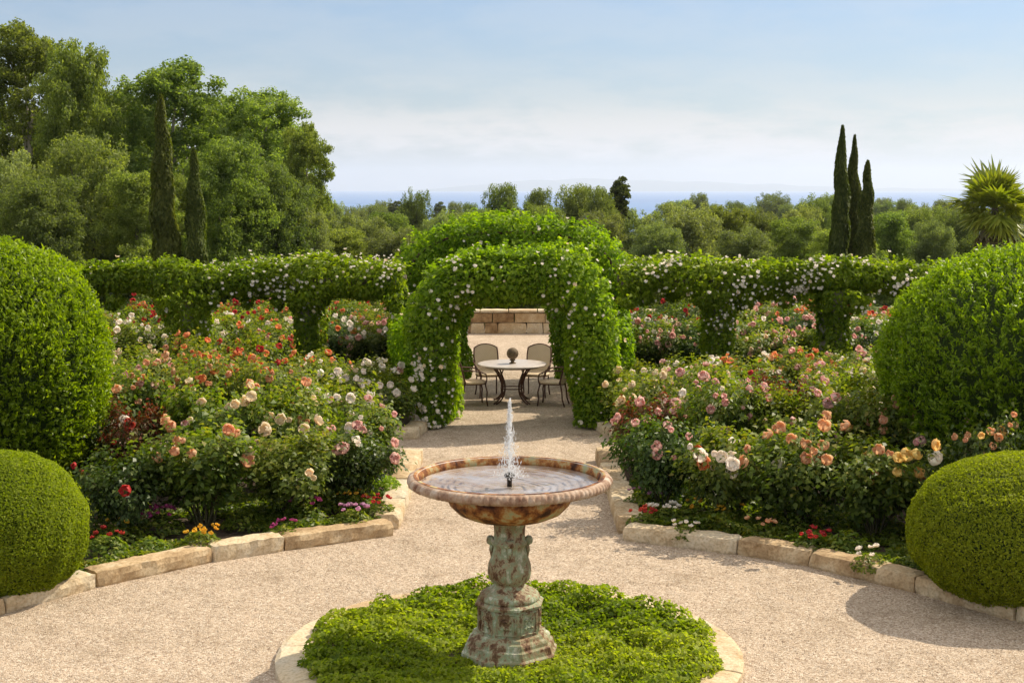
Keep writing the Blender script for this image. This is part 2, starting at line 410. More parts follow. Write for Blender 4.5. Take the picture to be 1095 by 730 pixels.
def terrain():
    ys = np.concatenate([np.linspace(-60, 42, 30), np.linspace(45, 200, 40), np.linspace(215, 2200, 60)])
    xs = np.sinh(np.linspace(-5.2, 5.2, 91)); xs = xs / xs.max() * 1800
    lm = Lump(0.02); lm2 = Lump(0.006)
    V = []; F = []
    for y in ys:
        for x in xs:
            p = np.array([[x, y, 0.0]])
            w = max(0, min(1, (y - 44) / 60))
            V.append((x, y, ground_z(x, y) + w * (0.6 * lm(p)[0] + (2.0 * lm2(p)[0] if y > 200 else 0))))
    nx = len(xs)
    for j in range(len(ys) - 1):
        for i in range(nx - 1):
            F.append((j * nx + i, j * nx + i + 1, (j + 1) * nx + i + 1, (j + 1) * nx + i))
    b = MB(); b.add(V, F); o = b.build('ground', M['scrub']); tag(o, kind='structure')
terrain()

def sea():
    m, nt, out = new_mat('sea')
    tc = N(nt, 'ShaderNodeTexCoord'); mp = N(nt, 'ShaderNodeMapping'); mp.inputs['Scale'].default_value = (0.15, 1, 1)
    nt.links.new(tc.outputs['Object'], mp.inputs[0])
    n = N(nt, 'ShaderNodeTexNoise', Scale=0.004, Detail=6); nt.links.new(mp.outputs[0], n.inputs['Vector'])
    c = ramp(nt, [(0.35, (0.04, 0.13, 0.34)), (0.65, (0.07, 0.19, 0.42))], n.outputs[0])
    p = N(nt, 'ShaderNodeBsdfPrincipled', Roughness=0.45); nt.links.new(c, p.inputs['Base Color'])
    nt.links.new(p.outputs[0], out.inputs[0])
    b = MB(); b.add([(-16000, 900, -60), (16000, 900, -60), (16000, 30000, -60), (-16000, 30000, -60)], [(0, 1, 2, 3)])
    tag(b.build('sea', m, smooth=False), kind='structure')
    # the islands on the horizon
    V = []; F = []; xs = np.linspace(-2500, 9500, 110)
    lm = Lump(0.0011); lm2 = Lump(0.004)
    for j, y in enumerate((25500, 26500, 27500, 28500)):
        for x in xs:
            e = max(0, min(1, (x + 2500) / 2500)) * max(0, min(1, (9500 - x) / 2500))
            p = np.array([[x, y * 0.3, 0.0]])
            h = 0.75 * (210 + 70 * lm(p)[0] + 18 * lm2(p)[0]) * e * (0, 0.75, 1.0, 0)[j]
            V.append((x, y, -61 + max(0, h)))
    for j in range(3):
        for i in range(109): F.append((j * 110 + i, j * 110 + i + 1, (j + 1) * 110 + i + 1, (j + 1) * 110 + i))
    b = MB(); b.add(V, F); tag(b.build('island_hills', M['scrub']), kind='structure')
sea()

# garden court and paths: one gravel sheet
sheet('gravel_path', [(-13, 2), (13, 2), (13, 41), (-13, 41)], 0.004, M['gravel'])

LK = [at(*p) for p in [(-90, 690), (0, 658), (60, 641), (130, 622), (200, 606), (300, 590), (360, 581), (420, 573)]]
RK = [at(*p) for p in [(657, 578), (730, 585), (830, 600), (900, 613), (1000, 640), (1095, 668), (1190, 700)]]
PATH_L, PATH_R, YB = -1.27, 1.17, 19.4
def soil_bed(pts): return sheet('flower_bed', pts, 0.07, M['soil'])
def inset(pts, d): return [(x, y + d) for x, y in pts]
soil_bed(inset(LK, 0.18)[:-1] + [(PATH_L - 0.15, LK[-1][1] + 0.18), (PATH_L - 0.15, YB - 0.1), (-12.5, YB - 0.1), (-12.5, LK[0][1])])
soil_bed([(PATH_R + 0.15, RK[0][1] + 0.18)] + inset(RK, 0.18)[1:] + [(12.5, RK[-1][1]), (12.5, YB - 0.1), (PATH_R + 0.15, YB - 0.1)])
soil_bed([(-1.55, 21.3), (-1.25, 26.4), (-1.5, 35.5), (-12.5, 35.5), (-12.5, 21.3)][::-1])
soil_bed([(1.55, 21.3), (1.25, 26.4), (1.5, 35.5), (12.5, 35.5), (12.5, 21.3)])

# loose pebbles lying on the gravel
def pebbles(n):
    a = rng.uniform(0, 2 * math.pi, n); r = 5.2 * np.sqrt(rng.uniform(0, 1, n))
    P = np.stack([r * np.cos(a), 11.6 + r * np.sin(a), np.full(n, 0.008)], 1)
    k = (np.hypot(P[:, 0], P[:, 1] - 11.1) > 1.92)
    lx = np.interp(P[:, 0], [p[0] for p in LK], [p[1] for p in LK]); rx = np.interp(P[:, 0], [p[0] for p in RK], [p[1] for p in RK])
    k &= np.where(P[:, 0] < PATH_L, P[:, 1] < lx - 0.05, np.where(P[:, 0] > PATH_R, P[:, 1] < rx - 0.05, True))
    P = P[k]; n = len(P)
    me = leaves('gravel', P, np.tile(UP, (n, 1)), 0.013, M['pebble'], 0.8, jit=0.5, fold=-0.35, droop=0.3, tint=rng.uniform(0, 1, n))
    tag(link('gravel', me), kind='stuff')
pebbles(90000)

# ------------------------------------------------------------------ kerbs
def kerb_run(label, pts, w=0.29, h=0.165, ln=1.0, side=1, group='stone kerbs'):
    """dressed stones laid end to end; the polyline is the front face, side=+1 sets them to its left"""
    root = tag(empty('stone_kerb', (*pts[0], 0)), label, 'kerb', group)
    P = [Vector((x, y)) for x, y in pts]
    segs = [(P[i + 1] - P[i]).length for i in range(len(P) - 1)]; tot = sum(segs)
    n = max(1, round(tot / ln)); cuts = [0.0]
    for i in range(1, n): cuts.append(tot * (i + random.uniform(-0.22, 0.22)) / n)
    cuts.append(tot)
    def pt(s):
        for i, l in enumerate(segs):
            if s <= l or i == len(segs) - 1: return P[i].lerp(P[i + 1], s / l)
            s -= l
    for i in range(n):
        a, b = pt(cuts[i]), pt(cuts[i + 1]); d = b - a; L = d.length + 0.004; d.normalize()
        nrm = Vector((-d.y, d.x)) * side
        c = (a + b) / 2 + nrm * (w / 2 + random.uniform(-0.012, 0.012))
        hh = h + random.uniform(-0.015, 0.015)
        m = MB(); m.block((0, 0, hh / 2 - 0.02), (L, w, hh + 0.04), math.atan2(d.y, d.x), 0.010, (max(4, int(L / 0.08)), 4, 3), random.uniform(0.25, 1))
        o = m.build('kerb_stone', M['kerb'], root, smooth=False)
        o.location = (c.x - pts[0][0], c.y - pts[0][1], 0)
    return root
kerb_run('long curved pale stone kerb in front of the rose bed with the peach blooms', LK[:-1] + [(PATH_L - 0.02, LK[-1][1])], side=1)
kerb_run('long curved stone kerb in front of the rose bed, running under the shaded clipped ball', [(PATH_R + 0.02, RK[0][1])] + RK[1:], side=1)
kerb_run('straight stone kerb from the gravel court corner beside the low bright green plant', [(PATH_L, LK[-1][1] + 0.3), (PATH_L + 0.03, YB)], side=1, ln=1.0, h=0.18)
kerb_run('straight stone kerb on the shaded side of the path, casting shadow onto gravel', [(PATH_R, RK[0][1] + 0.3), (PATH_R, YB)], side=-1, ln=1.0, h=0.2)
kerb_run('short stone kerb below the white rose bush before the arch', [(-2.4, 21.05), (-1.42, 21.05)], side=1, ln=0.9)
kerb_run('short stone kerb below the leafy bush on the sunnier side of the arch', [(1.5, 21.05), (2.4, 21.05)], side=1, ln=0.9)
kerb_run('stone kerb leading under the arch past the left wicker chair', [(-1.4, 21.36), (-1.12, 23.2), (-1.02, 26.4)], side=1, ln=1.1, h=0.16)
kerb_run('stone kerb leading under the arch past the right wicker chair', [(1.4, 21.36), (1.1, 23.2), (1.0, 26.4)], side=-1, ln=1.1, h=0.16)
FX, FY = -0.02, 11.1
def ring_kerb():
    root = tag(empty('ring_kerb', (FX, FY, 0)), 'low ring of flat pale stones round the fountain bed', 'kerb')
    n = 13
    for i in range(n):
        a0 = 2 * math.pi * i / n + 0.2; a1 = 2 * math.pi * (i + 1) / n + 0.2 - 0.012
        V = []; F = []; k = 8; rows = []
        for j in range(k + 1):
            a = a0 + (a1 - a0) * j / k; q = 0.012 if j in (0, k) else 0
            for (r, z) in ((1.62, 0.0), (1.63, 0.075), (1.85 - q, 0.075 - q), (1.885, 0.055), (1.89, -0.02)):
                V.append((r * math.cos(a) + random.uniform(-.006, .006), r * math.sin(a) + random.uniform(-.006, .006), z + random.uniform(-.004, .004)))
        for j in range(k):
            for q in range(4): F.append((j * 5 + q, j * 5 + q + 1, (j + 1) * 5 + q + 1, (j + 1) * 5 + q)[::-1])
        F.append((0, 1, 2, 3, 4)); F.append(tuple(k * 5 + q for q in range(5))[::-1])
        m = MB(); m.add(V, F, random.uniform(0.3, 1)); m.build('kerb_stone', M['kerb'], root, smooth=False)
ring_kerb()
sheet('flower_bed', [(FX + 1.62 * math.cos(i * math.pi / 24), FY + 1.62 * math.sin(i * math.pi / 24)) for i in range(48)], 0.03, M['soil'])

def fountain_cover(n=52000):
    a = rng.uniform(0, 2 * math.pi, n); r = 1.74 * np.sqrt(rng.uniform(0, 1, n))
    lm = Lump(2.6); lm2 = Lump(9)
    x, y = r * np.cos(a), r * np.sin(a)
    P = np.stack([x, y, np.zeros(n)], 1)
    e = np.clip((1.76 - r) / 0.14, 0, 1)
    top = (0.07 + 0.05 * np.clip((r - 1.1) / 0.4, 0, 1) + 0.018 * lm(P) + 0.034 * lm2(P)) * np.sqrt(e) + 0.03
    P[:, 2] = 0.02 + top * (1.12 - 0.9 * rng.uniform(0, 1, n) ** 1.4)
    P[:, 2] *= 0.35 + 0.65 * np.clip((r - 0.5) / 0.35, 0, 1)
    k = (r > 0.36) & (r < 1.66 + 0.035 * lm2(P * 1.3) + 0.02 * lm(P))
    P = P[k]; n = len(P)
    out = np.stack([np.cos(a[k]), np.sin(a[k]), np.zeros(n)], 1) * np.clip((r[k] - 1.3) / 0.4, 0, 1)[:, None]
    me = leaves('ground_cover', P, UP + out * 0.8, 0.043, M['cover_leaf'], 0.65, jit=0.95, tint=rng.beta(2, 2, n) * 0.8 + 0.22 * lm(P * 0.8) + 0.1 * lm2(P) + 0.05)
    o = link('ground_cover', me); o.location = (FX, FY, 0)
    tag(o, 'bright green low ground cover filling the round bed under the fountain', 'ground cover', kind='stuff')
fountain_cover()

# ------------------------------------------------------------------ fountain
def fountain():
    root = tag(empty('fountain', (FX, FY, 0.03)), 'weathered rust and verdigris pedestal fountain with wide bowl and water jet', 'fountain')
    rot = R(16)
    b = MB(); b.lathe([(0.405, 0), (0.405, 0.04), (0.385, 0.055), (0.372, 0.11), (0.35, 0.122), (0.345, 0.145), (0.335, 0.16), (0.31, 0.172), (0.3, 0.192), (0.28, 0.2)], 8, rot=rot)
    b.build('base', M['patina'], root, smooth=False)
    b = MB(); b.lathe([(0.262, 0.2), (0.262, 0.415), (0.285, 0.422), (0.29, 0.44), (0.272, 0.455), (0.25, 0.462)], 8, rot=rot)
    for i in range(8):      # framed panels with a worn relief on each side
        a = rot + R(22.5) + i * math.pi / 4; ap = 0.262 * math.cos(R(22.5))
        d = Vector((math.cos(a), math.sin(a), 0)); t = Vector((-d.y, d.x, 0)); hw = 0.078
        c = d * (ap + 0.002) + Vector((0, 0, 0.31))
        q = [c + t * sx * hw + Vector((0, 0, sz * 0.085)) for sx, sz in ((-1, -1), (1, -1), (1, 1), (-1, 1))]
        b.tube(q, 0.009, 6, closed=True)
        b.tube([c + t * (0.032 * math.cos(k)) + Vector((0, 0, 0.032 * math.sin(k))) for k in np.linspace(0, 2 * math.pi, 9)[:-1]], 0.011, 6, closed=True)
        for k in range(4):
            an = math.pi / 4 + k * math.pi / 2
            pc = c + t * (0.052 * math.cos(an)) + Vector((0, 0, 0.056 * math.sin(an)))
            b.tube([c, pc], [0.006, 0.016], 6)
        e = d * 0.0
    b.build('pedestal', M['patina'], root, smooth=False)
    b = MB()
    prof = [(0.24, 0.46), (0.25, 0.48), (0.235, 0.51), (0.2, 0.53), (0.165, 0.55), (0.125, 0.575), (0.118, 0.59), (0.14, 0.605), (0.165, 0.64), (0.175, 0.69), (0.17, 0.74), (0.15, 0.80), (0.132, 0.86), (0.125, 0.9),
            (0.14, 0.915), (0.142, 0.94), (0.127, 0.955), (0.122, 1.0), (0.128, 1.06), (0.14, 1.1), (0.15, 1.115)]
    b.lathe(prof, 96, mod=lambda r, z, a: r * (1 + (0.045 * abs(math.sin(4 * a)) if 0.58 < z < 1.06 else 0)))
    stem = b.build('stem', M['patina'], root)
    for i in range(4):     # scroll knobs round the neck
        a = i * math.pi / 2
        c = Vector((0.155 * math.cos(a), 0.155 * math.sin(a), 0.945)); d = Vector((math.cos(a), math.sin(a), 0)); t = Vector((-d.y, d.x, 0))
        m = MB(); m.tube([c - t * 0.04, c - t * 0.03, c + t * 0.03, c + t * 0.04], [0.022, 0.033, 0.033, 0.022], 14)
        m.tube([c - d * 0.02 + Vector((0, 0, -0.02)), c - d * 0.005 + Vector((0, 0, -0.08)), c - d * 0.012 + Vector((0, 0, -0.15))], [0.022, 0.016, 0.006], 8)
        m.build('scroll', M['patina'], stem)
    b = MB()
    b.lathe([(0.15, 1.11), (0.22, 1.115), (0.33, 1.14), (0.42, 1.18), (0.48, 1.24), (0.505, 1.29), (0.51, 1.325), (0.495, 1.335), (0.56, 1.36), (0.68, 1.385), (0.76, 1.405)], 96, cap=False)
    b.build('bowl', M['rust'], root)
    b = MB()   # rim carved with egg and dart, seen round its outside
    k = 104
    jit = [random.uniform(0.5, 1.3) for _ in range(k + 1)]
    def modr(r, z, a): return r + (0.013 * abs(math.sin(a * k / 2)) ** 0.7 * jit[int(a * k / 2 / math.pi) % k] if r > 0.775 else 0)
    b.lathe([(0.755, 1.4), (0.79, 1.402), (0.812, 1.42), (0.815, 1.445), (0.802, 1.468), (0.785, 1.478), (0.765, 1.482)], k * 6, mod=modr, cap=False)
    b.build('rim', M['rimcrust'], root)
    b = MB(); b.lathe([(0.766, 1.482), (0.745, 1.48), (0.74, 1.455), (0.726, 1.415), (0.66, 1.395), (0.45, 1.38), (0.2, 1.37), (0.0, 1.368)], 96, cap=False)
    basin = b.build('basin', M['basin'], root)
    b = MB(); b.lathe([(0.771, 1.484), (0.748, 1.486), (0.737, 1.455), (0.722, 1.41), (0.728, 1.408)], 96, cap=False); b.build('rusty_lip', M['rust'], basin)
    b = MB(); V = []; F = []
    nr, na = 26, 96; lm = Lump(14)
    for i in range(nr + 1):
        for j in range(na):
            r = 0.722 * i / nr; a = 2 * math.pi * j / na
            p = (r * math.cos(a), r * math.sin(a))
            z = 0.002 * math.sin(r * 60 + 2 * lm(np.array([[p[0] * 0.3, p[1] * 0.3, 0]]))[0]) * math.exp(-r * 5) + 0.0012 * lm(np.array([[p[0], p[1], 0]]))[0]
            V.append((*p, 1.428 + z))
    for i in range(nr):
        for j in range(na): F.append((i * na + j, (i + 1) * na + j, (i + 1) * na + (j + 1) % na, i * na + (j + 1) % na))
    b.add(V, F); b.build('water', M['water'], root)
    b = MB(); b.lathe([(0.02, 1.38), (0.02, 1.45), (0.035, 1.455), (0.045, 1.475), (0.03, 1.495), (0.014, 1.5), (0.0, 1.5)], 16); b.build('nozzle', M['nozzle'], basin)
    # jet: a broken column of water, then falling drops
    b = MB(); zs = np.linspace(1.5, 2.1, 26)
    b.tube([(0.006 * math.sin(z * 40), 0.005 * math.cos(z * 33), z) for z in zs], [0.004 + 0.005 * abs(math.sin(i * 1.3)) * (1 - i / 30) + 0.003 * random.random() for i in range(26)], 8)
    b.build('water_jet', M['spray'], root)
    m = MB()
    for i in range(2000):
        h = random.random(); z = 1.46 + 0.62 * h ** 1.5
        s = 0.007 + 0.06 * (1 - h) ** 1.4
        x, y = random.gauss(0, s), random.gauss(0, s); q = random.uniform(0.001, 0.0032); st = random.uniform(1.5, 6)
        m.add([(x + q, y, z), (x, y + q, z), (x - q, y, z), (x, y - q, z), (x, y, z + q * st), (x, y, z - q * st)],
              [(0, 1, 4), (1, 2, 4), (2, 3, 4), (3, 0, 4), (1, 0, 5), (2, 1, 5), (3, 2, 5), (0, 3, 5)])
    tag(m.build('water_drops', M['spray'], root), kind='stuff')
fountain()

# ------------------------------------------------------------------ table and chairs
TX, TYY = 0.0, 24.75
def table():
    root = tag(empty('garden_table', (TX, TYY, 0.004)), 'round pale topped iron table with curved legs under the arch', 'table')
    m = MB(); m.lathe([(0.58, 0.665), (0.612, 0.672), (0.618, 0.685), (0.612, 0.698), (0.59, 0.702), (0, 0.703)], 64); top = m.build('tabletop', M['tabletop'], root)
    m = MB(); m.tube([(0.5 * math.cos(a), 0.5 * math.sin(a), 0.652) for a in np.linspace(0, 2 * math.pi, 33)[:-1]], 0.012, 8, closed=True); m.build('apron_ring', M['iron'], top)
    m = MB(); m.tube([(0.2 * math.cos(a), 0.2 * math.sin(a), 0.26) for a in np.linspace(0, 2 * math.pi, 25)[:-1]], 0.01, 8, closed=True); m.build('stretcher', M['iron'], root)
    for i in range(4):
        a = R(45) + i * R(90); d = Vector((math.cos(a), math.sin(a)))
        m = MB()
        for off in (-0.03, 0.03):
            t = Vector((-d.y, d.x)) * off
            pts = [(d.x * r + t.x, d.y * r + t.y, z) for r, z in ((0.46, 0.66), (0.40, 0.62), (0.33, 0.54), (0.27, 0.44), (0.22, 0.34), (0.2, 0.26), (0.22, 0.17), (0.28, 0.09), (0.36, 0.035), (0.42, 0.012))]
            m.tube(pts, 0.014, 8)
        m.build('leg', M['iron'], root)
table()
def ornament():
    root = tag(empty('ball_ornament', (TX + 0.01, TYY - 0.05, 0.707)), 'dark round ball ornament on a small foot standing on the table', 'ornament')
    m = MB(); m.lathe([(0.06, 0), (0.062, 0.012), (0.035, 0.025), (0.028, 0.045), (0.05, 0.06), (0.055, 0.07), (0.04, 0.078)], 24); m.build('foot', M['ballstone'], root)
    m = MB(); m.lathe([(0.105 * math.sin(t), 0.178 - 0.105 * math.cos(t)) for t in np.linspace(0.02, math.pi - 0.02, 20)], 32); m.build('ball', M['ballstone'], root)
ornament()

def chair():
    root = tag(empty('wicker_chair'), 'x', 'chair', 'chairs round the table')
    # faces +x ; seat .42 high
    m = MB(); pr = []
    V = []; F = []; n = 28
    for (s, z) in ((0.0, 0.395), (0.97, 0.395), (1.0, 0.41), (0.97, 0.428), (0.5, 0.43), (0.0, 0.426)):
        for j in range(n):
            a = 2 * math.pi * j / n; c, q = math.cos(a), math.sin(a)
            V.append((0.235 * s * math.copysign(abs(c) ** 0.7, c), 0.235 * s * math.copysign(abs(q) ** 0.7, q), z))
    for i in range(5):
        for j in range(n): F.append((i * n + j, i * n + (j + 1) % n, (i + 1) * n + (j + 1) % n, (i + 1) * n + j))
    m.add(V, F); seat = m.build('seat', M['wicker'], root)
    # curved back with a rounded crest
    def bp(u, v):   # u -1..1 across, v 0..1 up
        w = 0.19 + 0.035 * math.sin(v * 2.4)
        top = 0.40 + 0.52 * v - (0.06 * abs(u) ** 2.2) * v
        bulge = 0.075 * (1 - u * u)
        return (-0.17 - bulge - 0.13 * v, u * w, top)
    V = []; F = []; nu, nv = 14, 10
    for side in (0, 0.022):
        for i in range(nv + 1):
            for j in range(nu + 1):
                x, y, z = bp(-1 + 2 * j / nu, 0.06 + 0.94 * i / nv); V.append((x + side, y, z))
    S = (nu + 1) * (nv + 1)
    for i in range(nv):
        for j in range(nu):
            q = (i * (nu + 1) + j, i * (nu + 1) + j + 1, (i + 1) * (nu + 1) + j + 1, (i + 1) * (nu + 1) + j)
            F.append(q[::-1]); F.append(tuple(S + k for k in q))
    m = MB(); m.add(V, F); back = m.build('backrest', M['wicker'], root)
    m = MB(); edge = [bp(-1, v) for v in np.linspace(0, 1, 8)] + [bp(u, 1) for u in np.linspace(-0.9, 0.9, 13)] + [bp(1, v) for v in np.linspace(1, 0, 8)]
    m.tube([(x + 0.011, y, z) for x, y, z in edge], 0.014, 8); m.build('back_frame', M['iron'], back)
    m = MB(); m.tube([(0.215 * math.copysign(abs(math.cos(a)) ** 0.7, math.cos(a)), 0.22 * math.copysign(abs(math.sin(a)) ** 0.7, math.sin(a)), 0.39) for a in np.linspace(0, 2 * math.pi, 29)[:-1]], 0.012, 8, closed=True); m.build('seat_rail', M['iron'], seat)
    for s in (-1, 1):
        m = MB(); m.tube([(-0.25, s * 0.2, 0.63), (-0.1, s * 0.27, 0.64), (0.08, s * 0.28, 0.62), (0.19, s * 0.26, 0.57), (0.215, s * 0.22, 0.48), (0.2, s * 0.19, 0.39)], 0.012, 8); m.build('armrest', M['iron'], root)
        m = MB(); m.tube([(0.19, s * 0.18, 0.4), (0.225, s * 0.2, 0.25), (0.215, s * 0.195, 0.12), (0.23, s * 0.205, 0.0)], 0.013, 8); m.build('leg', M['iron'], root)
        m = MB(); m.tube([(-0.17, s * 0.18, 0.42), (-0.2, s * 0.19, 0.25), (-0.21, s * 0.19, 0.12), (-0.25, s * 0.2, 0.0)], 0.013, 8); m.build('leg', M['iron'], root)
    return root
ch0 = chair()
spots = [(-0.7, 24.45, R(14), 'side turned wicker chair at the table, left of it under the arch'),
         (0.72, 24.45, R(166), 'side turned wicker chair at the table, right of it under the arch'),
         (-0.43, 25.5, R(-78), 'wicker chair behind the table facing the camera, left of the ball ornament'),
         (0.45, 25.5, R(-102), 'wicker chair behind the table facing the camera, right of the ball ornament')]
for i, (x, y, a, lb) in enumerate(spots):
    o = ch0 if i == 0 else copy_tree(ch0)
    o.location = (x, y, 0.004); o.rotation_euler = (0, 0, a); o['label'] = lb

# ------------------------------------------------------------------ stone wall at the end of the path
def stone_wall():
    root = tag(empty('stone_wall', (0, 36.8, 0)), 'low tan stone wall closing the path beyond the arch', 'wall')
    m = MB(); cap = MB()
    z = 0.0
    for h in (0.29, 0.26):
        x = -6.0 - random.uniform(0, 0.3)
        while x < 6:
            L = random.uniform(0.32, 0.85)
            m.block((x + L / 2, random.uniform(-0.015, 0.015), z + h / 2), (L - 0.004, 0.42, h - 0.003), 0, 0.012, (4, 2, 2), random.uniform(0, 1), 0.014); x += L
        z += h
    x = -6.2
    while x < 6:
        L = random.uniform(0.7, 1.1); cap.block((x + L / 2, 0, z + 0.04), (L - 0.01, 0.5, 0.075), 0, 0.006, (5, 3, 1), random.uniform(0.6, 1), 0.015); x += L
    m.build('wall_stones', M['wallstone'], root, smooth=False); cap.build('coping', M['kerb'], root, smooth=False)
stone_wall()

# ------------------------------------------------------------------ roses
def petal_bloom(name, rings, mat, r=1.0):
    """a rose head: rings of cupped, ruffled petals, the outer ones curling back"""
    V = []; F = []; T = []
    for (cnt, a0, w, R0, off, hz) in rings:
        for i in range(cnt):
            ph = 2 * math.pi * (i + off) / cnt + random.uniform(-.25, .25); tn = random.uniform(0.0, 1); base = len(V)
            aa = a0 * random.uniform(0.8, 1.2); RR = R0 * random.uniform(0.8, 1.15); wv = random.uniform(0, 6.28)
            for k in range(5):
                v = k / 4; rad = RR * math.sin(min(aa * v, 2.6)); z = RR * (1 - math.cos(aa * v)) * 0.85 + hz
                ww = w * math.sin(math.pi * (0.1 + 0.72 * v)) * random.uniform(0.85, 1.1)
                for u in (-1, -0.4, 0.4, 1):
                    rr = rad - 0.16 * abs(u) ** 2 * v + 0.05 * v * math.sin(wv + 3 * u)
                    V.append((rr * math.cos(ph) - u * ww * math.sin(ph), rr * math.sin(ph) + u * ww * math.cos(ph), z - 0.13 * abs(u) * v * v + 0.07 * v * math.sin(wv * 2 + 4 * u)))
            for k in range(4):
                for j in range(3): F.append((base + k * 4 + j, base + k * 4 + j + 1, base + (k + 1) * 4 + j + 1, base + (k + 1) * 4 + j)); T.append(min(1, max(0, tn * 0.6 + 0.4 * k / 3)))
    b = MB(); b.v = [(x * r, y * r, z * r) for x, y, z in V]; b.n = len(V); b.f = F; b.t = T
    return b.mesh(name, mat)
FULL = [(3, 0.8, 0.24, 0.5, 0, 0.25), (4, 1.0, 0.34, 0.6, 0.3, 0.14), (5, 1.2, 0.42, 0.72, 0.1, 0.05), (5, 1.65, 0.46, 0.72, 0.5, -0.02), (4, 2.2, 0.42, 0.66, 0.2, -0.05)]
OPEN = [(4, 0.9, 0.3, 0.5, 0, 0.12), (5, 1.45, 0.36, 0.72, 0.4, 0.0)]
BLOOM = {c: [petal_bloom('rose_bloom', FULL, M[c]) for _ in range(3)] for c in ('peach', 'coral', 'red', 'yellow', 'pink', 'white', 'cream', 'magenta', 'lilac', 'gold')}
OPENB = [petal_bloom('rose_blossom', OPEN, M['white']), petal_bloom('rose_blossom', OPEN, M['white']), petal_bloom('rose_blossom', OPEN, M['cream'])]

def add_bloom(parent, mesh, p, d, r, name='rose_bloom'):
    q = Vector(d).to_track_quat('Z', 'Y')
    o = bpy.data.objects.new(name, mesh); COL.objects.link(o); o.parent = parent
    o.location = p; o.rotation_euler = q.to_euler(); o.scale = (r, r, r * random.uniform(0.85, 1.1))
    return o

def bush_shape(nl, h, rad, leaf, seed_spread=0.088, canes=13):
    """canes rising from the crown, leafy side shoots on each; returns stems, leaf points, shoot tips"""
    m = MB(); P = []; O = []; tips = []
    for c in range(canes):
        a = 2 * math.pi * c / canes + random.uniform(-.3, .3); out = rad * random.uniform(0.25, 0.95); hh = h * random.uniform(0.72, 1.0) * (1 - 0.25 * (out / rad) ** 2)
        pts = []
        for t in np.linspace(0, 1, 6):
            r = 0.05 + out * (t ** 1.1); pts.append(Vector((r * math.cos(a) + random.uniform(-.03, .03), r * math.sin(a) + random.uniform(-.03, .03), hh * (t ** 0.85))))
        m.tube(pts, [0.013, 0.011, 0.009, 0.007, 0.005, 0.004], 5, False)
        for s in range(5):
            t = random.uniform(0.3, 0.95); i = int(t * 5); p0 = pts[i].lerp(pts[i + 1], t * 5 - i)
            d = Vector((math.cos(a) * 0.5 + random.uniform(-.7, .7), math.sin(a) * 0.5 + random.uniform(-.7, .7), random.uniform(0.3, 1.1))).normalized()
            p1 = p0 + d * random.uniform(0.15, 0.36) * h / 1.2; m.tube([p0, p0.lerp(p1, .5) + Vector((0, 0, .01)), p1], [0.006, 0.004, 0.003], 4, False)
            tips.append((p1, d)); P += [p0.lerp(p1, k) for k in (0.3, 0.55, 0.8, 1.0)]; O += [d] * 4
        tips.append((pts[-1], (pts[-1] - pts[-2]).normalized())); P += [pts[3], pts[4], pts[5], pts[5], pts[2]]; O += [Vector((math.cos(a), math.sin(a), 0.6)).normalized()] * 5
    P = np.array(P); O = np.array(O); idx = rng.integers(0, len(P), nl)
    Q = P[idx] + rng.normal(size=(nl, 3)) * seed_spread * np.array([[1, 1, 0.85]])
    Q[:, 2] = np.abs(Q[:, 2] - 0.05) + 0.05
    out = norm(np.stack([Q[:, 0], Q[:, 1], (Q[:, 2] - h * 0.35)], 1))
    return m, Q, out, tips

VAR = []
for i in range(7):
    h = 1.0
    m, Q, out, tips = bush_shape(5200, 1.0, 0.62, 0.045)
    stem = m.mesh('stems', M['stem'])
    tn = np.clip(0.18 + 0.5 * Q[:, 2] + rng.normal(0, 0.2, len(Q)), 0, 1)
    var = {'stem': stem, 'tips': tips}
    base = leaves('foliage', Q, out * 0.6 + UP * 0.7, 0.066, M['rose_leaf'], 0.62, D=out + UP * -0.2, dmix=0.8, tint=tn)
    var['rose_leaf'] = base
    for k in ('rose_leaf_dark', 'rose_leaf_red'):
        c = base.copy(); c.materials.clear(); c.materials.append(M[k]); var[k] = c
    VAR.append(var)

ORD = ['nearest', 'second', 'third', 'fourth', 'fifth', 'sixth', 'seventh', 'eighth', 'ninth', 'tenth', 'eleventh', 'twelfth']
def rose_bush(x, y, h, w, color, nb, label, leaf='rose_leaf', br=0.05, group='rose bushes', z=0.07, top=0.5):
    var = random.choice(VAR)
    rz = random.uniform(0, 6.28)
    root = tag(empty('rose_bush', (x, y, z), rz), label, 'rose bush', group)
    s = (w / 0.62, w / 0.62, h)
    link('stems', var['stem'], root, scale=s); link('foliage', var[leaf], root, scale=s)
    cand = []
    for p, d in var['tips']:
        fy = p.x * math.sin(rz) + p.y * math.cos(rz)
        if p.z > top - (0.12 if fy < -0.25 else 0): cand.append((p, d, p.z * 0.9 - 0.8 * fy + random.uniform(0, 0.75)))
    cand.sort(key=lambda c: -c[2])
    cols = color if isinstance(color, (list, tuple)) else [color]
    nb = int(nb * 1.7)
    for i in range(nb):
        p, d, _ = cand[i % len(cand)]
        q = Vector((p.x * s[0] * 1.13, p.y * s[1] * 1.13, p.z * s[2] * 1.04 + 0.05)) + Vector((random.gauss(0, .04), random.gauss(0, .04), random.gauss(0, .03))) * (1 if i < len(cand) else 2)
        dd = (Vector((p.x, p.y, 0.25)).normalized() + Vector((-math.sin(rz), -math.cos(rz), 0.3)) * 0.5 + Vector((random.gauss(0, .3), random.gauss(0, .3), random.uniform(0, .3)))).normalized()
        add_bloom(root, random.choice(BLOOM[cols[0] if random.random() < 0.62 else random.choice(cols)]), q, dd, br * random.choice([0.55, 0.7, 0.85, 1, 1, 1.2]))
    return root
CN = {'peach': 'peach', 'coral': 'coral orange', 'red': 'red', 'yellow': 'yellow', 'pink': 'pale pink', 'white': 'white', 'cream': 'cream'}
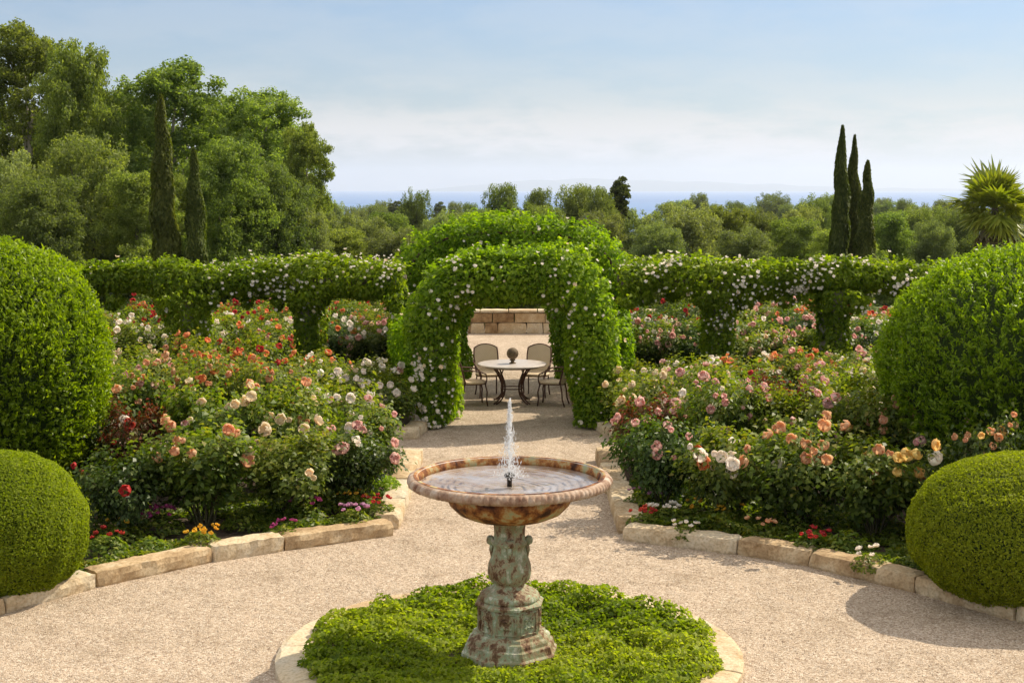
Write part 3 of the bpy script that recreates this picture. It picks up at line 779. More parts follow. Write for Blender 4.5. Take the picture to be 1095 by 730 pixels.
def rows(bedname, spec):
    """spec: list of (row phrase, [bush tuples ordered outward from the path])"""
    for phrase, lst in spec:
        for i, (x, y, h, w, col, nb, leaf) in enumerate(lst):
            if y > 20: h *= 0.84
            c = col[0] if isinstance(col, (list, tuple)) else col
            adj = {'rose_leaf': 'leafy', 'rose_leaf_dark': 'dark leaved', 'rose_leaf_red': 'burgundy leaved'}[leaf]
            wh = 'nearest the path' if i == 0 else f'{ORD[i]} from the path'
            rose_bush(x, y, h, w, col, nb, f'{adj} {CN[c]} rose bush, {bedname}, {phrase}, {wh}', leaf, br=0.092 if y < 16.6 else 0.08)
G, D_, B_ = 'rose_leaf', 'rose_leaf_dark', 'rose_leaf_red'
rows('left front bed', [
  ('kerb row', [(-1.85, 16.1, 0.85, 0.5, ['pink', 'white'], 4, D_), (-2.5, 15.6, 0.95, 0.62, ['cream', 'coral'], 4, G), (-3.4, 15.2, 1.08, 0.68, ['peach'], 6, G), (-4.15, 14.8, 0.95, 0.5, ['red'], 2, D_)]),
  ('second row', [(-1.95, 17.5, 1.0, 0.55, ['pink', 'white'], 8, G), (-2.8, 17.2, 1.25, 0.62, ['cream', 'peach'], 9, G), (-3.7, 17.1, 1.3, 0.65, ['cream', 'pink'], 8, G), (-4.6, 16.9, 1.1, 0.42, ['red'], 3, B_), (-5.35, 17.2, 1.15, 0.6, ['white'], 8, D_)]),
  ('back row', [(-2.3, 18.7, 1.1, 0.6, ['white', 'pink'], 10, G), (-3.2, 18.6, 1.35, 0.62, ['peach', 'coral'], 12, G), (-4.1, 18.7, 1.4, 0.62, ['coral', 'peach'], 12, G), (-5.0, 18.5, 1.3, 0.6, ['peach', 'pink'], 12, G), (-5.9, 18.8, 1.3, 0.65, ['white', 'cream'], 14, G), (-6.9, 18.5, 1.2, 0.65, ['pink'], 8, G)])])
rows('right front bed', [
  ('kerb row', [(1.72, 15.95, 1.1, 0.5, ['pink'], 5, D_), (2.4, 15.4, 1.05, 0.6, ['white', 'coral'], 8, G), (3.1, 15.1, 1.08, 0.65, ['peach', 'coral'], 9, G), (3.9, 14.75, 1.02, 0.62, ['yellow', 'peach'], 9, G), (4.7, 14.5, 0.85, 0.5, ['white'], 4, D_)]),
  ('second row', [(1.75, 17.5, 1.1, 0.45, ['pink', 'red'], 6, B_), (2.6, 17.2, 1.3, 0.6, ['pink', 'white'], 10, G), (3.5, 17.1, 1.3, 0.62, ['pink', 'cream'], 9, G), (4.4, 16.7, 1.25, 0.6, ['peach', 'yellow'], 9, G), (5.2, 15.9, 1.15, 0.55, ['pink', 'yellow'], 8, D_)]),
  ('back row', [(1.85, 18.8, 1.1, 0.55, ['cream', 'white'], 8, G), (2.7, 18.7, 1.3, 0.6, ['pink', 'peach'], 10, G), (3.6, 18.6, 1.2, 0.45, ['red', 'pink'], 6, B_), (4.5, 18.5, 1.3, 0.62, ['cream', 'white'], 10, G), (5.4, 18.5, 1.25, 0.62, ['white', 'pink'], 12, G)])])
rows('left bed before pergola', [
  ('front row', [(-1.95, 21.75, 0.95, 0.55, ['white'], 14, G), (-2.9, 21.9, 1.15, 0.6, ['white', 'cream'], 9, G), (-3.8, 21.8, 1.25, 0.6, ['coral'], 14, G), (-4.7, 21.9, 1.3, 0.62, ['coral', 'peach'], 14, G), (-5.7, 21.8, 1.25, 0.62, ['pink', 'peach'], 12, G), (-6.7, 21.9, 1.2, 0.62, ['white'], 10, G)]),
  ('back row', [(-2.4, 23.3, 1.0, 0.55, ['white', 'pink'], 10, G), (-3.3, 23.2, 1.2, 0.6, ['coral', 'red'], 14, G), (-4.3, 23.3, 1.45, 0.6, ['red', 'coral'], 14, G), (-5.3, 23.3, 1.4, 0.6, ['coral', 'peach'], 12, G), (-6.4, 23.3, 1.2, 0.6, ['cream'], 8, G)])])
rows('right bed before pergola', [
  ('front row', [(1.9, 21.7, 1.05, 0.6, ['cream'], 4, G), (2.8, 21.8, 1.15, 0.62, ['cream', 'white'], 9, G), (3.7, 21.9, 1.15, 0.6, ['white', 'pink'], 12, G), (4.6, 21.7, 1.2, 0.6, ['pink', 'peach'], 12, G), (5.6, 21.8, 1.25, 0.62, ['white', 'pink'], 14, G), (6.6, 21.8, 1.2, 0.62, ['pink'], 10, G)]),
  ('back row', [(2.1, 23.2, 0.95, 0.55, ['white'], 8, G), (3.0, 23.2, 1.1, 0.6, ['white', 'pink'], 12, G), (4.0, 23.3, 1.15, 0.6, ['coral', 'peach'], 14, G), (4.9, 23.3, 1.2, 0.6, ['coral', 'yellow'], 12, G), (5.8, 23.3, 1.25, 0.6, ['pink', 'white'], 12, G), (6.9, 23.3, 1.2, 0.6, ['red', 'white'], 10, G)])])
def far_rows(side, bedname):
    for r, y in enumerate((27.4, 29.2, 31.0, 32.8)):
        lst = []
        for k in range(6):
            col = random.choice([['pink', 'white'], ['white'], ['pink', 'cream'], ['coral', 'pink'], ['white', 'pink']]) if r < 2 else random.choice([['red', 'coral'], ['red'], ['coral'], ['pink', 'red']])
            lst.append((side * (2.7 + k * 1.15 + random.uniform(-.2, .2)), y + random.uniform(-.25, .25), random.uniform(1.1, 1.4), 0.66, col, 14, random.choice([G, G, D_])))
        rows(bedname, [(f'{ORD[r] if r else "first"} row', lst)])
far_rows(-1, 'left bed beyond pergola'); far_rows(1, 'right bed beyond pergola')

# the tall stems in front of the shaded big bush
rose_bush(5.05, 14.45, 1.35, 0.42, ['peach', 'yellow'], 9, 'sparse peach rose bush standing against the shaded rounded evergreen above the clipped ball', D_, 0.055, top=0.75)

# ------------------------------------------------------------------ low bedding plants
def make_low(n, r, h, leaf, mat):
    a = rng.uniform(0, 6.28, n); q = r * np.sqrt(rng.uniform(0, 1, n)); P = np.stack([q * np.cos(a), q * np.sin(a), h * (1 - 0.7 * (q / r) ** 2) * (0.35 + 0.65 * rng.uniform(0, 1, n))], 1)
    out = norm(np.stack([P[:, 0], P[:, 1], np.full(n, 0.15)], 1))
    return leaves('foliage', P, out * 0.6 + UP * 0.6, leaf, mat, 0.5, D=out + UP * 0.6, dmix=0.7)
LOW = [make_low(420, 0.24, 0.22, 0.055, M['rose_leaf']), make_low(520, 0.22, 0.2, 0.05, M['climber_leaf'])]
def low_plant(x, y, col, nb, label, s=1.0, br=0.028, mesh=0, cat='flowering plant'):
    root = tag(empty('bedding_plant', (x, y, 0.07), random.uniform(0, 6)), label, cat, 'low plants along the kerbs')
    link('foliage', LOW[mesh], root, scale=(s, s, s))
    for i in range(nb):
        a = random.uniform(0, 6.28); q = 0.2 * s * math.sqrt(random.random())
        add_bloom(root, random.choice(BLOOM[col]), (q * math.cos(a), q * math.sin(a), 0.23 * s * (1 - 2.5 * q * q) + random.uniform(-.01, .03)), (math.cos(a) * .4, math.sin(a) * .4 - 0.3, 1), br * random.uniform(.8, 1.2), 'flower_head')
BED = [((165, 562), 'magenta', 14, 'magenta flower clump at the foot of the peach rose bush', 1.0), ((110, 583), 'red', 6, 'small red flowered plant nearest the sunlit clipped ball', 0.8),
       ((125, 572), 'gold', 3, 'leafy plant with few yellow flowers beside the magenta clump', 0.9), ((212, 578), 'gold', 8, 'low yellow flowered plant touching the curved kerb below the peach roses', 0.8),
       ((322, 549), 'magenta', 7, 'magenta flowered plant in mid bed left of the lilac clump', 0.9), ((376, 554), 'lilac', 11, 'lilac flower clump near the kerb corner by the path', 0.8),
       ((403, 545), 'red', 7, 'dark red flowered plant beside the bright green mound', 0.8), ((377, 538), 'gold', 5, 'yellow flowered plant behind the lilac clump', 0.8),
       ((300, 566), 'magenta', 4, 'magenta flowered seedling low behind the curved kerb mid length', 0.6),
       ((688, 538), 'lilac', 10, 'lilac flower clump by the shaded path kerb', 0.9), ((690, 555), 'red', 7, 'scarlet flowered plant at the inner corner of the right bed', 0.7),
       ((714, 552), 'white', 8, 'pale white flowered plant right of the scarlet one', 0.8), ((745, 548), 'gold', 5, 'golden flowered plant under the white roses', 0.8), ((785, 556), 'gold', 6, 'orange gold flowered plant behind the kerb under coral roses', 0.9),
       ((735, 566), 'white', 5, 'tiny white flowered plant against the kerb', 0.6), ((868, 581), 'red', 6, 'scarlet flowered plant under the yellow roses', 0.8), ((820, 570), 'peach', 4, 'low apricot flowered plant behind the curved kerb', 0.8), ((935, 600), 'white', 4, 'white flowered plant at the kerb next to the shaded clipped ball', 0.7)]
for (p, c, nb, lb, s) in BED:
    x, y = at(*p, 0.2); low_plant(x, y + 0.12, c, int(nb * 1.5), lb, s * 1.25, br=0.038)
x, y = at(402, 527, 0.1); low_plant(x, y, 'gold', 0, 'bright green leafless-bloom mound in the corner of the left bed'.replace('leafless-bloom ', 'flowerless '), 1.55, mesh=1, cat='plant')
for i, (p, s, lb) in enumerate([((90, 560), 1.5, 'broad leafy green plant between the big bush and the clipped ball'), ((130, 548), 1.4, 'leafy green plant behind the magenta clump'), ((115, 530), 1.6, 'leafy plant below the dark leaved rose bush'),
                            ((160, 590), 0.9, 'small leafy plant behind the kerb beside the red flowers'), ((260, 563), 1.0, 'leafy plant in shade behind the middle of the curved kerb'), ((345, 543), 1.3, 'leafy plant under the cream rose bush'),
                            ((710, 530), 1.2, 'leafy plant behind the lilac clump on the shaded side'), ((905, 590), 1.2, 'leafy plant behind the kerb before the shaded ball'), ((850, 565), 1.2, 'leafy plant in deep shade under the yellow roses'), ((765, 560), 1.0, 'leafy plant between the two golden flowered plants')]):
    x, y = at(*p, 0.1); low_plant(x, y, 'gold', 0, lb, s, mesh=0, cat='plant')

# low leafy growth that fills the front of the beds
def bed_cover(K, x0, x1, label, n=36000):
    xs = rng.uniform(x0, x1, n); front = np.interp(xs, [p[0] for p in K], [p[1] for p in K]) + 0.36
    dy = 2.4 * rng.uniform(0, 1, n) ** 1.5; lm = Lump(2.2); lm2 = Lump(7)
    P = np.stack([xs, front + dy, np.zeros(n)], 1); patch = lm(P); k = (patch + 0.5 * lm2(P) > -0.95) & (P[:, 1] < YB - 0.2)
    P[:, 2] = 0.07 + (0.1 + 0.07 * np.clip(patch, -1, 1.5) + 0.03 * lm2(P)) * rng.uniform(0.2, 1.1, n); P = P[k]
    o = link('ground_cover', leaves('ground_cover', P, np.tile(UP, (len(P), 1)), 0.06, M['rose_leaf'], 0.6, jit=0.8, tint=rng.beta(2, 2, len(P)) + 0.1 * lm2(P)))
    tag(o, label, 'ground cover', kind='stuff')
bed_cover(LK, -6.4, -1.65, 'low dark leafy growth filling the front of the left rose bed')
bed_cover(RK, 1.5, 6.2, 'low dark leafy growth filling the front of the right rose bed')

# ------------------------------------------------------------------ clipped evergreens
def ellipsoid_pts(n, rx, ry, rz, lump=None, amp=0.0, zmin=-0.95):
    d = rnd_dir(int(n * 1.3)); d = d[d[:, 2] > zmin][:n]
    s = 1 + (amp * lump(d * 1.0) if lump else 0)
    P = d * np.array([[rx, ry, rz]]) * np.reshape(s, (-1, 1))
    nn = norm(d / np.array([[rx, ry, rz]]))
    return P, nn, d
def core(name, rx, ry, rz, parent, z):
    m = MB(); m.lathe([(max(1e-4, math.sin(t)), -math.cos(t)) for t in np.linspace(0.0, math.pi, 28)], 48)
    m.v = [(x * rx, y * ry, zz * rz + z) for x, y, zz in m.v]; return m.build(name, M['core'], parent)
def clipped_ball(x, y, rx, rz, z, label, n=110000):
    root = tag(empty('clipped_ball_shrub', (x, y, 0.0)), label, 'topiary ball', 'clipped ball shrubs')
    lm = Lump(4.0); lm2 = Lump(14)
    P, nn, d = ellipsoid_pts(n, rx, rx, rz, lm, 0.013)
    P = P * (1 - 0.045 * rng.uniform(0, 1, (len(P), 1)) ** 1.5 + 0.013 * lm2(P)[:, None] + (0.05 * rng.uniform(0, 1, (len(P), 1)) * (rng.uniform(0, 1, (len(P), 1)) > 0.992))); P[:, 2] += z
    me = leaves('foliage', P, nn, 0.026, M['ball_leaf'], 0.55, D=nn + UP * 0.5, dmix=0.9, jit=1.1, tint=rng.beta(2, 2, len(P)) + 0.08 * lm(P))
    link('foliage', me, root); core('inner_growth', rx * 0.945, rx * 0.945, rz * 0.945, root, z)
    m = MB(); m.tube([(0, 0, -0.02), (0.01, 0, z * 0.5), (0, 0, z)], [0.06, 0.05, 0.04], 8); m.build('trunk', M['bark'], root)
bx, by = -4.95, 13.35
clipped_ball(-4.86, 12.9, 0.87, 0.73, 0.62, 'sunlit smooth clipped ball shrub overhanging the kerb at the left edge')
clipped_ball(4.78, 12.75, 1.08, 0.75, 0.62, 'shaded flattened clipped ball shrub casting shadow on the gravel at the right edge')

def big_bush(x, y, rx, rz, z, label, n=120000):
    root = tag(empty('evergreen_bush', (x, y, 0.0)), label, 'evergreen bush', 'large rounded evergreen bushes')
    lm = Lump(2.2); lm2 = Lump(7)
    # tufts: shoots standing off the surface, leaves along each
    nt_ = n // 14
    P, nn, d = ellipsoid_pts(nt_, rx, rx, rz, lm, 0.022, -0.9)
    P = P * (1 + 0.022 * Lump(11)(d))[:, None]
    low = (z - 0.12) / rz      # the lower half reaches down to the bed
    P[:, 2] = np.where(P[:, 2] < 0, P[:, 2] * low, P[:, 2])
    sh = norm(nn * 0.9 + UP * 0.65 + rnd_dir(len(P)) * 0.35)
    ln = rng.uniform(0.05, 0.15, len(P))
    idx = np.repeat(np.arange(len(P)), 14); t = rng.uniform(-0.7, 1, len(idx))
    Q = P[idx] + sh[idx] * (ln[idx] * t)[:, None] + rng.normal(size=(len(idx), 3)) * 0.014
    Q[:, 2] += z
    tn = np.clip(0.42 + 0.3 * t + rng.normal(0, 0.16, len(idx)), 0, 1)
    me = leaves('foliage', Q, np.cross(sh[idx], rnd_dir(len(idx))) + nn[idx] * 0.5, 0.055, M['yew_leaf'], 0.34, D=sh[idx], dmix=0.75, jit=0.4, tint=tn)
    link('foliage', me, root); inner = core('inner_growth', rx * 0.9, rx * 0.9, rz * 0.91, root, z)
    co = inner.data
    for v in co.vertices:
        if v.co.z < z: v.co.z = z + (v.co.z - z) * low
    m = MB(); m.tube([(0, 0, -0.02), (0.01, 0, z * 0.5), (0, 0, z)], [0.09, 0.07, 0.05], 8); m.build('trunk', M['bark'], root)
X, Z = xz(0, 383, 16.7)
big_bush(X, 16.7, 1.24, 1.33, Z, 'sunlit large rounded evergreen bush behind the left clipped ball')
X, Z = xz(1097, 391, 16.4)
big_bush(X, 16.4, 1.6, 1.33, Z, 'shaded large rounded evergreen bush behind the right clipped ball')

# ------------------------------------------------------------------ climbing roses
def tube_pts(path, rad, n, lump, amp=0.24, squash=1.0, inner=0.35):
    """points through a lumpy tube of foliage round a polyline; returns points and outward normals"""
    A = np.array(path, float); seg = np.linalg.norm(A[1:] - A[:-1], axis=1); cum = np.concatenate([[0], np.cumsum(seg)])
    s = rng.uniform(0, cum[-1], n); i = np.clip(np.searchsorted(cum, s) - 1, 0, len(seg) - 1)
    t = ((s - cum[i]) / seg[i])[:, None]; C = A[i] * (1 - t) + A[i + 1] * t
    T = norm(A[i + 1] - A[i]); rr = np.asarray(rad if hasattr(rad, '__len__') else [rad] * len(A), float)
    r = rr[i] * (1 - t[:, 0]) + rr[i + 1] * t[:, 0]
    d = rnd_dir(n); d = norm(d - T * np.sum(d * T, 1, keepdims=True))
    k = inner + (1 - inner) * np.sqrt(rng.uniform(0, 1, n))
    P = C + d * (r * k * (1 + amp * lump(C + d * r[:, None])))[:, None] * np.array([[1, 1, squash]])
    return P, d
def climber(parent, chunks, n, nblos, size=0.085, blos_filter=None, br=0.058, amp=0.24):
    lm = Lump(2.6); tot = sum(w for _, _, w, _ in chunks); PP = []; DD = []
    for path, rad, w, sq in chunks:
        P, d = tube_pts(path, rad, int(n * w / tot), lm, amp=amp, squash=sq); PP.append(P); DD.append(d)
    P = np.concatenate(PP); D = np.concatenate(DD)
    # arching shoots above the top edge
    top = P[D[:, 2] > 0.75]; ns = min(len(top), 420); sel = top[rng.choice(len(top), ns, False)]
    sp = []; sd = []
    for q in sel:
        dr = norm(np.array([[random.gauss(0, .6), random.gauss(0, .6), 1.0]]))[0]; L = random.uniform(0.05, 0.26)
        for k in np.linspace(0.1, 1, 9): sp.append(q + dr * L * k + np.array([dr[0], dr[1], -0.4]) * (k * k * L * 0.3) + rng.normal(size=3) * 0.02); sd.append(dr)
    P = np.concatenate([P, np.array(sp)]); D = np.concatenate([D, np.array(sd)])
    link('foliage', leaves('foliage', P, D * 0.7 + UP * 0.45, size, M['climber_leaf'], 0.55, D=D + UP * -0.5, dmix=0.9, jit=0.8, tint=rng.beta(2, 2, len(P)) + 0.1 * lm(P)), parent)
    # blossoms sit on the outer skin, facing out
    cand = np.where((D[:, 1] < -0.25) | (D[:, 2] > 0.55))[0]
    if blos_filter is not None: cand = cand[blos_filter(P[cand])]
    rng.shuffle(cand); cl = lm(P[cand] * 1.7); cand = cand[np.argsort(-(cl + rng.normal(0, 0.9, len(cl))))][:nblos * 2]; rng.shuffle(cand)
    for j, i in enumerate(cand[:nblos]):
        if j >= 100: break
        p = P[i] + D[i] * random.uniform(0.03, 0.1); add_bloom(parent, random.choice(OPENB), p, tuple(D[i] + np.array([random.gauss(0.15, .3), -0.25, random.gauss(0.25, .3)])), br * random.uniform(0.6, 1.2), 'rose_blossom')
    rest = cand[100:nblos]
    if len(rest):
        b = MB(); src = OPENB[0]; sv = np.array([v.co[:] for v in src.vertices]); sf = [tuple(p.vertices) for p in src.polygons]
        for i in rest:
            q = Vector(tuple(D[i] + np.array([random.gauss(0.15, .3), -0.25, random.gauss(0.25, .3)]))).to_track_quat('Z', 'Y').to_matrix(); r = br * random.uniform(0.45, 0.95)
            b.add((sv * r) @ np.array(q).T + P[i] + D[i] * 0.06, sf, random.random())
        tag(b.build('small_blossoms', M['white'], parent), kind='stuff')

def pergola_wing(side, label):
    root = tag(empty('rose_pergola', (0, 0, 0)), label, 'pergola', 'rose covered pergola wings')
    px_ = [1.95, 3.7, 5.8, 8.0, 10.4]; yy = [25.0, 25.0, 24.9, 24.7, 24.3]; chunks = []
    beam = []
    for i in range(len(px_) - 1):
        for t in np.linspace(0, 1, 7)[:-1]:
            x = px_[i] * (1 - t) + px_[i + 1] * t; y = yy[i] * (1 - t) + yy[i + 1] * t
            beam.append((side * x, y, 2.19 + 0.05 * math.sin(x * 2.3 + side)))
    brad = [0.31 + 0.05 * math.sin(i * 1.7 + side) for i in range(len(beam))]
    chunks.append((beam, brad, 6.0, 0.85)); chunks.append(([(x, y + 0.75, z + 0.02) for x, y, z in beam], 0.3, 2.6, 0.8))
    for k in range(26):      # trailing growth that hangs below the beam, most of it near the posts
        i = random.randrange(len(px_) - 1); t = random.choice([random.uniform(0, 0.25), random.uniform(0.75, 1), random.random()])
        x = px_[i] * (1 - t) + px_[i + 1] * t; y = yy[i] + random.uniform(-0.35, 0.25); L = random.uniform(0.1, 0.38)
        chunks.append(([(side * x, y, 1.95), (side * x + random.uniform(-.15, .15), y, 1.95 - L)], [0.22, 0.07], 0.07, 1.0))
    for x, y in zip(px_[1:], yy[1:]):
        chunks.append(([(side * x, y + 1.0, 0.1), (side * x, y + 1.0, 1.2), (side * x, y + 1.0, 2.0)], [0.16, 0.2, 0.36], 0.5, 1.0))
        chunks.append(([(side * x, y, 0.1), (side * x, y, 0.9), (side * x, y, 1.5), (side * x, y, 2.0)], [0.24, 0.27, 0.3, 0.44], 1.2, 1.0))
        m = MB(); m.lathe([(0.15, 0), (0.15, 0.12), (0.115, 0.14), (0.105, 1.95), (0.14, 2.0), (0.15, 2.06)], 16); o = m.build('post', M['pale_bark'], root); o.location = (side * x, y + 0.05, 0)
        m = MB(); m.lathe([(0.15, 0), (0.15, 0.12), (0.115, 0.14), (0.105, 1.95), (0.14, 2.0), (0.15, 2.06)], 16); o = m.build('post', M['pale_bark'], root); o.location = (side * x, y + 1.0, 0)
    for dy in (0.05, 1.0):
        m = MB()
        for i in range(len(px_) - 1):
            a = Vector((side * px_[i], yy[i] + dy)); b = Vector((side * px_[i + 1], yy[i + 1] + dy)); c = (a + b) / 2; d = b - a
            m.block((c.x, c.y, 2.13), (d.length, 0.12, 0.14), math.atan2(d.y, d.x), 0.003, (3, 1, 1), 0.5, 0.01)
        m.build('beam', M['bark'], root)
    climber(root, chunks, 56000, 900, amp=0.3)
pergola_wing(-1, 'long rose covered pergola wing with white blossoms, joining the arch below the tall tree mass')
pergola_wing(1, 'long rose covered pergola wing with white blossoms, running below the three cypresses')

def arch_path(hw, zs, top, y):
    p = [(-hw, y, 0.05), (-hw, y, zs * 0.5), (-hw, y, zs)]
    for a in np.linspace(math.pi, 0, 17)[1:-1]:
        c = math.cos(a); p.append((hw * math.copysign(abs(c) ** 0.75, c), y, zs + (top - zs) * math.sin(a) ** 0.75))
    return p + [(hw, y, zs), (hw, y, zs * 0.5), (hw, y, 0.05)]
def rose_arch():
    root = tag(empty('rose_arch', (0, 0, 0)), 'leafy rose arch with white blossoms framing the table, nearest the fountain', 'rose arch')
    for y in (22.2, 22.7):
        m = MB(); m.tube(arch_path(1.3, 1.7, 2.45, y), 0.03, 8); m.build('hoop', M['iron'], root)
    ch = []
    for y in (22.1, 22.5, 22.95):
        p = arch_path(1.27, 1.6, 2.42, y); ch.append((p, [0.37 if z < 1.5 else 0.4 for _, _, z in p], 3, 1.0))
    climber(root, ch, 62000, 520, amp=0.24, blos_filter=lambda P: (P[:, 1] < 22.3) & ((P[:, 0] < -0.5) | (rng.uniform(0, 1, len(P)) < 0.22)))
rose_arch()
def rose_arbor():
    root = tag(empty('rose_arbor', (0, 0, 0)), 'taller wide rose arbour rising behind the nearer leafy arch', 'rose arbour')
    ch = []
    for y in (27.0, 27.7, 28.4):
        m = MB(); m.tube(arch_path(2.0, 1.9, 2.95, y), 0.03, 8); m.build('hoop', M['iron'], root)
        p = arch_path(2.0, 1.9, 2.84, y); ch.append((p, [0.38 if z < 1.8 else 0.38 for _, _, z in p], 3, 1.0))
    for sd_ in (-1, 1):
        ch.append(([(sd_ * 1.25, 27.2, 0.1), (sd_ * 1.2, 27.2, 1.2), (sd_ * 1.15, 27.2, 2.2)], [0.45, 0.5, 0.5], 1.6, 1.0))
        ch.append(([(sd_ * 1.75, 23.3, 0.4), (sd_ * 1.75, 26.5, 0.4)], 0.34, 0.8, 1.3)); ch.append(([(sd_ * 1.8, 23.3, 1.1), (sd_ * 1.8, 26.5, 1.2)], 0.32, 0.8, 1.3))
    ch.append(([(-0.9, 27.3, 2.42), (0.9, 27.3, 2.42)], 0.26, 0.5, 1.0))
    climber(root, ch, 80000, 200, amp=0.22)
rose_arbor()

# ------------------------------------------------------------------ trees
def crown_mesh(name, mat, n, h, r, lobes, zlo=0.25, leaf=0.22, lob=0.33, profile=None, seedshape=1.0):
    LC = []; LR = []
    for i in range(lobes):
        zf = zlo + (1 - zlo) * ((i + 0.5) / lobes) ; zf = min(zf, 0.93)
        pr = profile(zf) if profile else math.sin(math.pi * min(1, (zf - zlo) / (1 - zlo) * 0.82 + 0.16)) ** 0.6
        a = i * 2.399 + random.uniform(-.4, .4); q = r * pr * random.uniform(0.25, 0.78)
        LC.append((q * math.cos(a), q * math.sin(a), h * zf + random.uniform(-.03, .03) * h)); LR.append(r * lob * random.uniform(0.7, 1.3))
    LC = np.array(LC); LR = np.array(LR)
    ns = 18
    sd_ = rnd_dir(len(LC) * ns); li = np.repeat(np.arange(len(LC)), ns)
    SC = LC[li] + sd_ * (LR[li] * rng.uniform(0.45, 1.3, len(li)))[:, None] * np.array([[1, 1, 0.85]]); SR = LR[li] * rng.uniform(0.2, 0.46, len(li))
    w = SR ** 2; idx = rng.choice(len(SR), n, p=w / w.sum())
    d = rnd_dir(n); lm = Lump(3.0 / r * 1.6)
    k = 1.0 - 0.6 * rng.uniform(0, 1, n) ** 1.6
    P = SC[idx] + d * (SR[idx] * k)[:, None] * np.array([[1.1, 1.1, 0.75]])
    P += rng.normal(size=(n, 3)) * 0.015 * r
    keep = P[:, 2] > h * zlo * 0.5; P = P[keep]; d = norm(d[keep] + 0.7 * norm(P - LC[li[idx[keep]]]))
    P[:, 2] *= h / np.quantile(P[:, 2], 0.998)
    me = leaves(name, P, d * 0.7 + UP * 0.35, leaf, mat, 0.55, jit=0.9, tint=rng.beta(2, 2, len(P)) + 0.12 * lm(P))
    return me, LC
def trunk_mesh(h, LC, r0=0.25, lim=7, mat='bark'):
    m = MB(); top = max(c[2] for c in LC) * 0.8; bend = [(random.uniform(-.15, .15) * i, random.uniform(-.15, .15) * i) for i in range(5)]
    pts = [Vector((bend[i][0], bend[i][1], top * i / 4 - (0.6 if i == 0 else 0))) for i in range(5)]
    m.tube(pts, [r0 * (1.15 - 0.2 * i) for i in range(5)], 9)
    for c in random.sample(list(map(tuple, LC)), min(lim, len(LC))):
        z0 = max(0.15 * h, c[2] * 0.55); i = min(3, int(z0 / top * 4)); p0 = pts[i].lerp(pts[i + 1], max(0, min(1, z0 / top * 4 - i))); p1 = Vector(c)
        m.tube([p0, p0.lerp(p1, 0.5) + Vector((0, 0, 0.15)), p1], [r0 * 0.45, r0 * 0.28, r0 * 0.1], 6, False)
    return m.mesh('trunk', M[mat])
TREES = {}
def make_kind(key, mat, n, h, r, lobes, zlo, leaf, lob, profile=None, bark='bark'):
    vs = []
    for i in range(2 if key not in ('conifer',) else 1):
        me, LC = crown_mesh('crown', M[mat], n, h, r, lobes, zlo, leaf, lob, profile); vs.append((me, trunk_mesh(h, LC, 0.02 * h, mat=bark)))
    TREES[key] = (h, r, vs)
make_kind('broad', 'tree_leaf', 60000, 10, 3.6, 34, 0.08, 0.155, 0.33)
make_kind('oak', 'oak_leaf', 60000, 8, 4.0, 38, 0.06, 0.15, 0.3)
make_kind('airy', 'tree_leaf', 52000, 13, 3.0, 40, 0.1, 0.165, 0.32, lambda z: 0.6 + 0.5 * math.sin(math.pi * z), 'pale_bark')
make_kind('olive', 'olive_leaf', 50000, 7, 3.4, 34, 0.05, 0.14, 0.31)
make_kind('conifer', 'cypress_leaf', 24000, 12, 2.6, 38, 0.12, 0.22, 0.27, lambda z: 1.15 * (1 - z) + 0.08)
def tree(kind, x, y, top, r, label, cat='tree', group=None, dz=0):
    h, r0, vs = TREES[kind]; z = ground_z(x, y) - 0.3
    H = (top - z) / 1.0
    root = tag(empty({'broad': 'broadleaf_tree', 'oak': 'oak_tree', 'airy': 'tall_tree', 'olive': 'olive_tree', 'conifer': 'conifer_tree'}[kind], (x, y, z), random.uniform(0, 6.28), (r / r0, r / r0, H / h)), label, cat, group)
    me, tr = random.choice(vs); link('trunk', tr, root); link('crown', me, root)
    return root
def tree_px(kind, px, py, Y, rpx, label, group=None, cat='tree'):
    X, Z = xz(px, py, Y); tree(kind, X, Y, Z, rpx * Y / FPX * 1.0, label, cat, group)
LT = 'trees of the tall mass beyond the pergola'
for a in [('airy', -50, 55, 72, 75, 'tall tree cut off by the left edge of the picture'), ('airy', 22, 27, 70, 62, 'tallest airy tree of the mass, at its outer end'), ('broad', 82, 48, 66, 58, 'tall rounded tree second from the outer end of the mass'),
          ('broad', 128, 98, 76, 60, 'lower rear tree in the skyline dip left of the taller paired cypress'), ('airy', 182, 68, 68, 66, 'pointed tall tree right behind the taller cypress of the pair'), ('broad', 228, 108, 74, 55, 'tree rising behind the shorter cypress of the pair'),
          ('airy', 268, 97, 66, 62, 'tall tree right of the cypress pair with spiky top'), ('broad', 305, 138, 68, 48, 'rounded tree second from the sea end of the mass'), ('airy', 326, 134, 60, 30, 'narrow leaning tree at the sea end of the mass'),
          ('broad', 55, 120, 82, 70, 'wide tree deep behind the outer end of the mass'), ('broad', 150, 112, 84, 62, 'widest tree deep behind the middle of the mass'), ('broad', 290, 128, 80, 62, 'wide rear tree behind the sea end of the mass'),
          ('olive', 5, 165, 54, 60, 'grey green tree low at the outer end of the mass'), ('oak', 95, 148, 54, 72, 'dark spreading oak in front of the tall mass'), ('oak', 40, 190, 50, 62, 'low dark oak above the large sunlit evergreen bush'),
          ('broad', 150, 185, 52, 52, 'rounded bright tree directly left of the taller cypress'), ('broad', 245, 150, 55, 58, 'full rounded tree directly right of the shorter cypress'), ('oak', 292, 175, 57, 55, 'dark tree low at the sea end of the mass'), ('broad', 195, 190, 58, 50, 'low bright tree filling between the cypress pair'),
          ('olive', 325, 222, 58, 40, 'grey green shrubby tree at the foot of the sea end')]:
    tree_px(*a, group=LT)
BT = 'trees in the band below the sea'
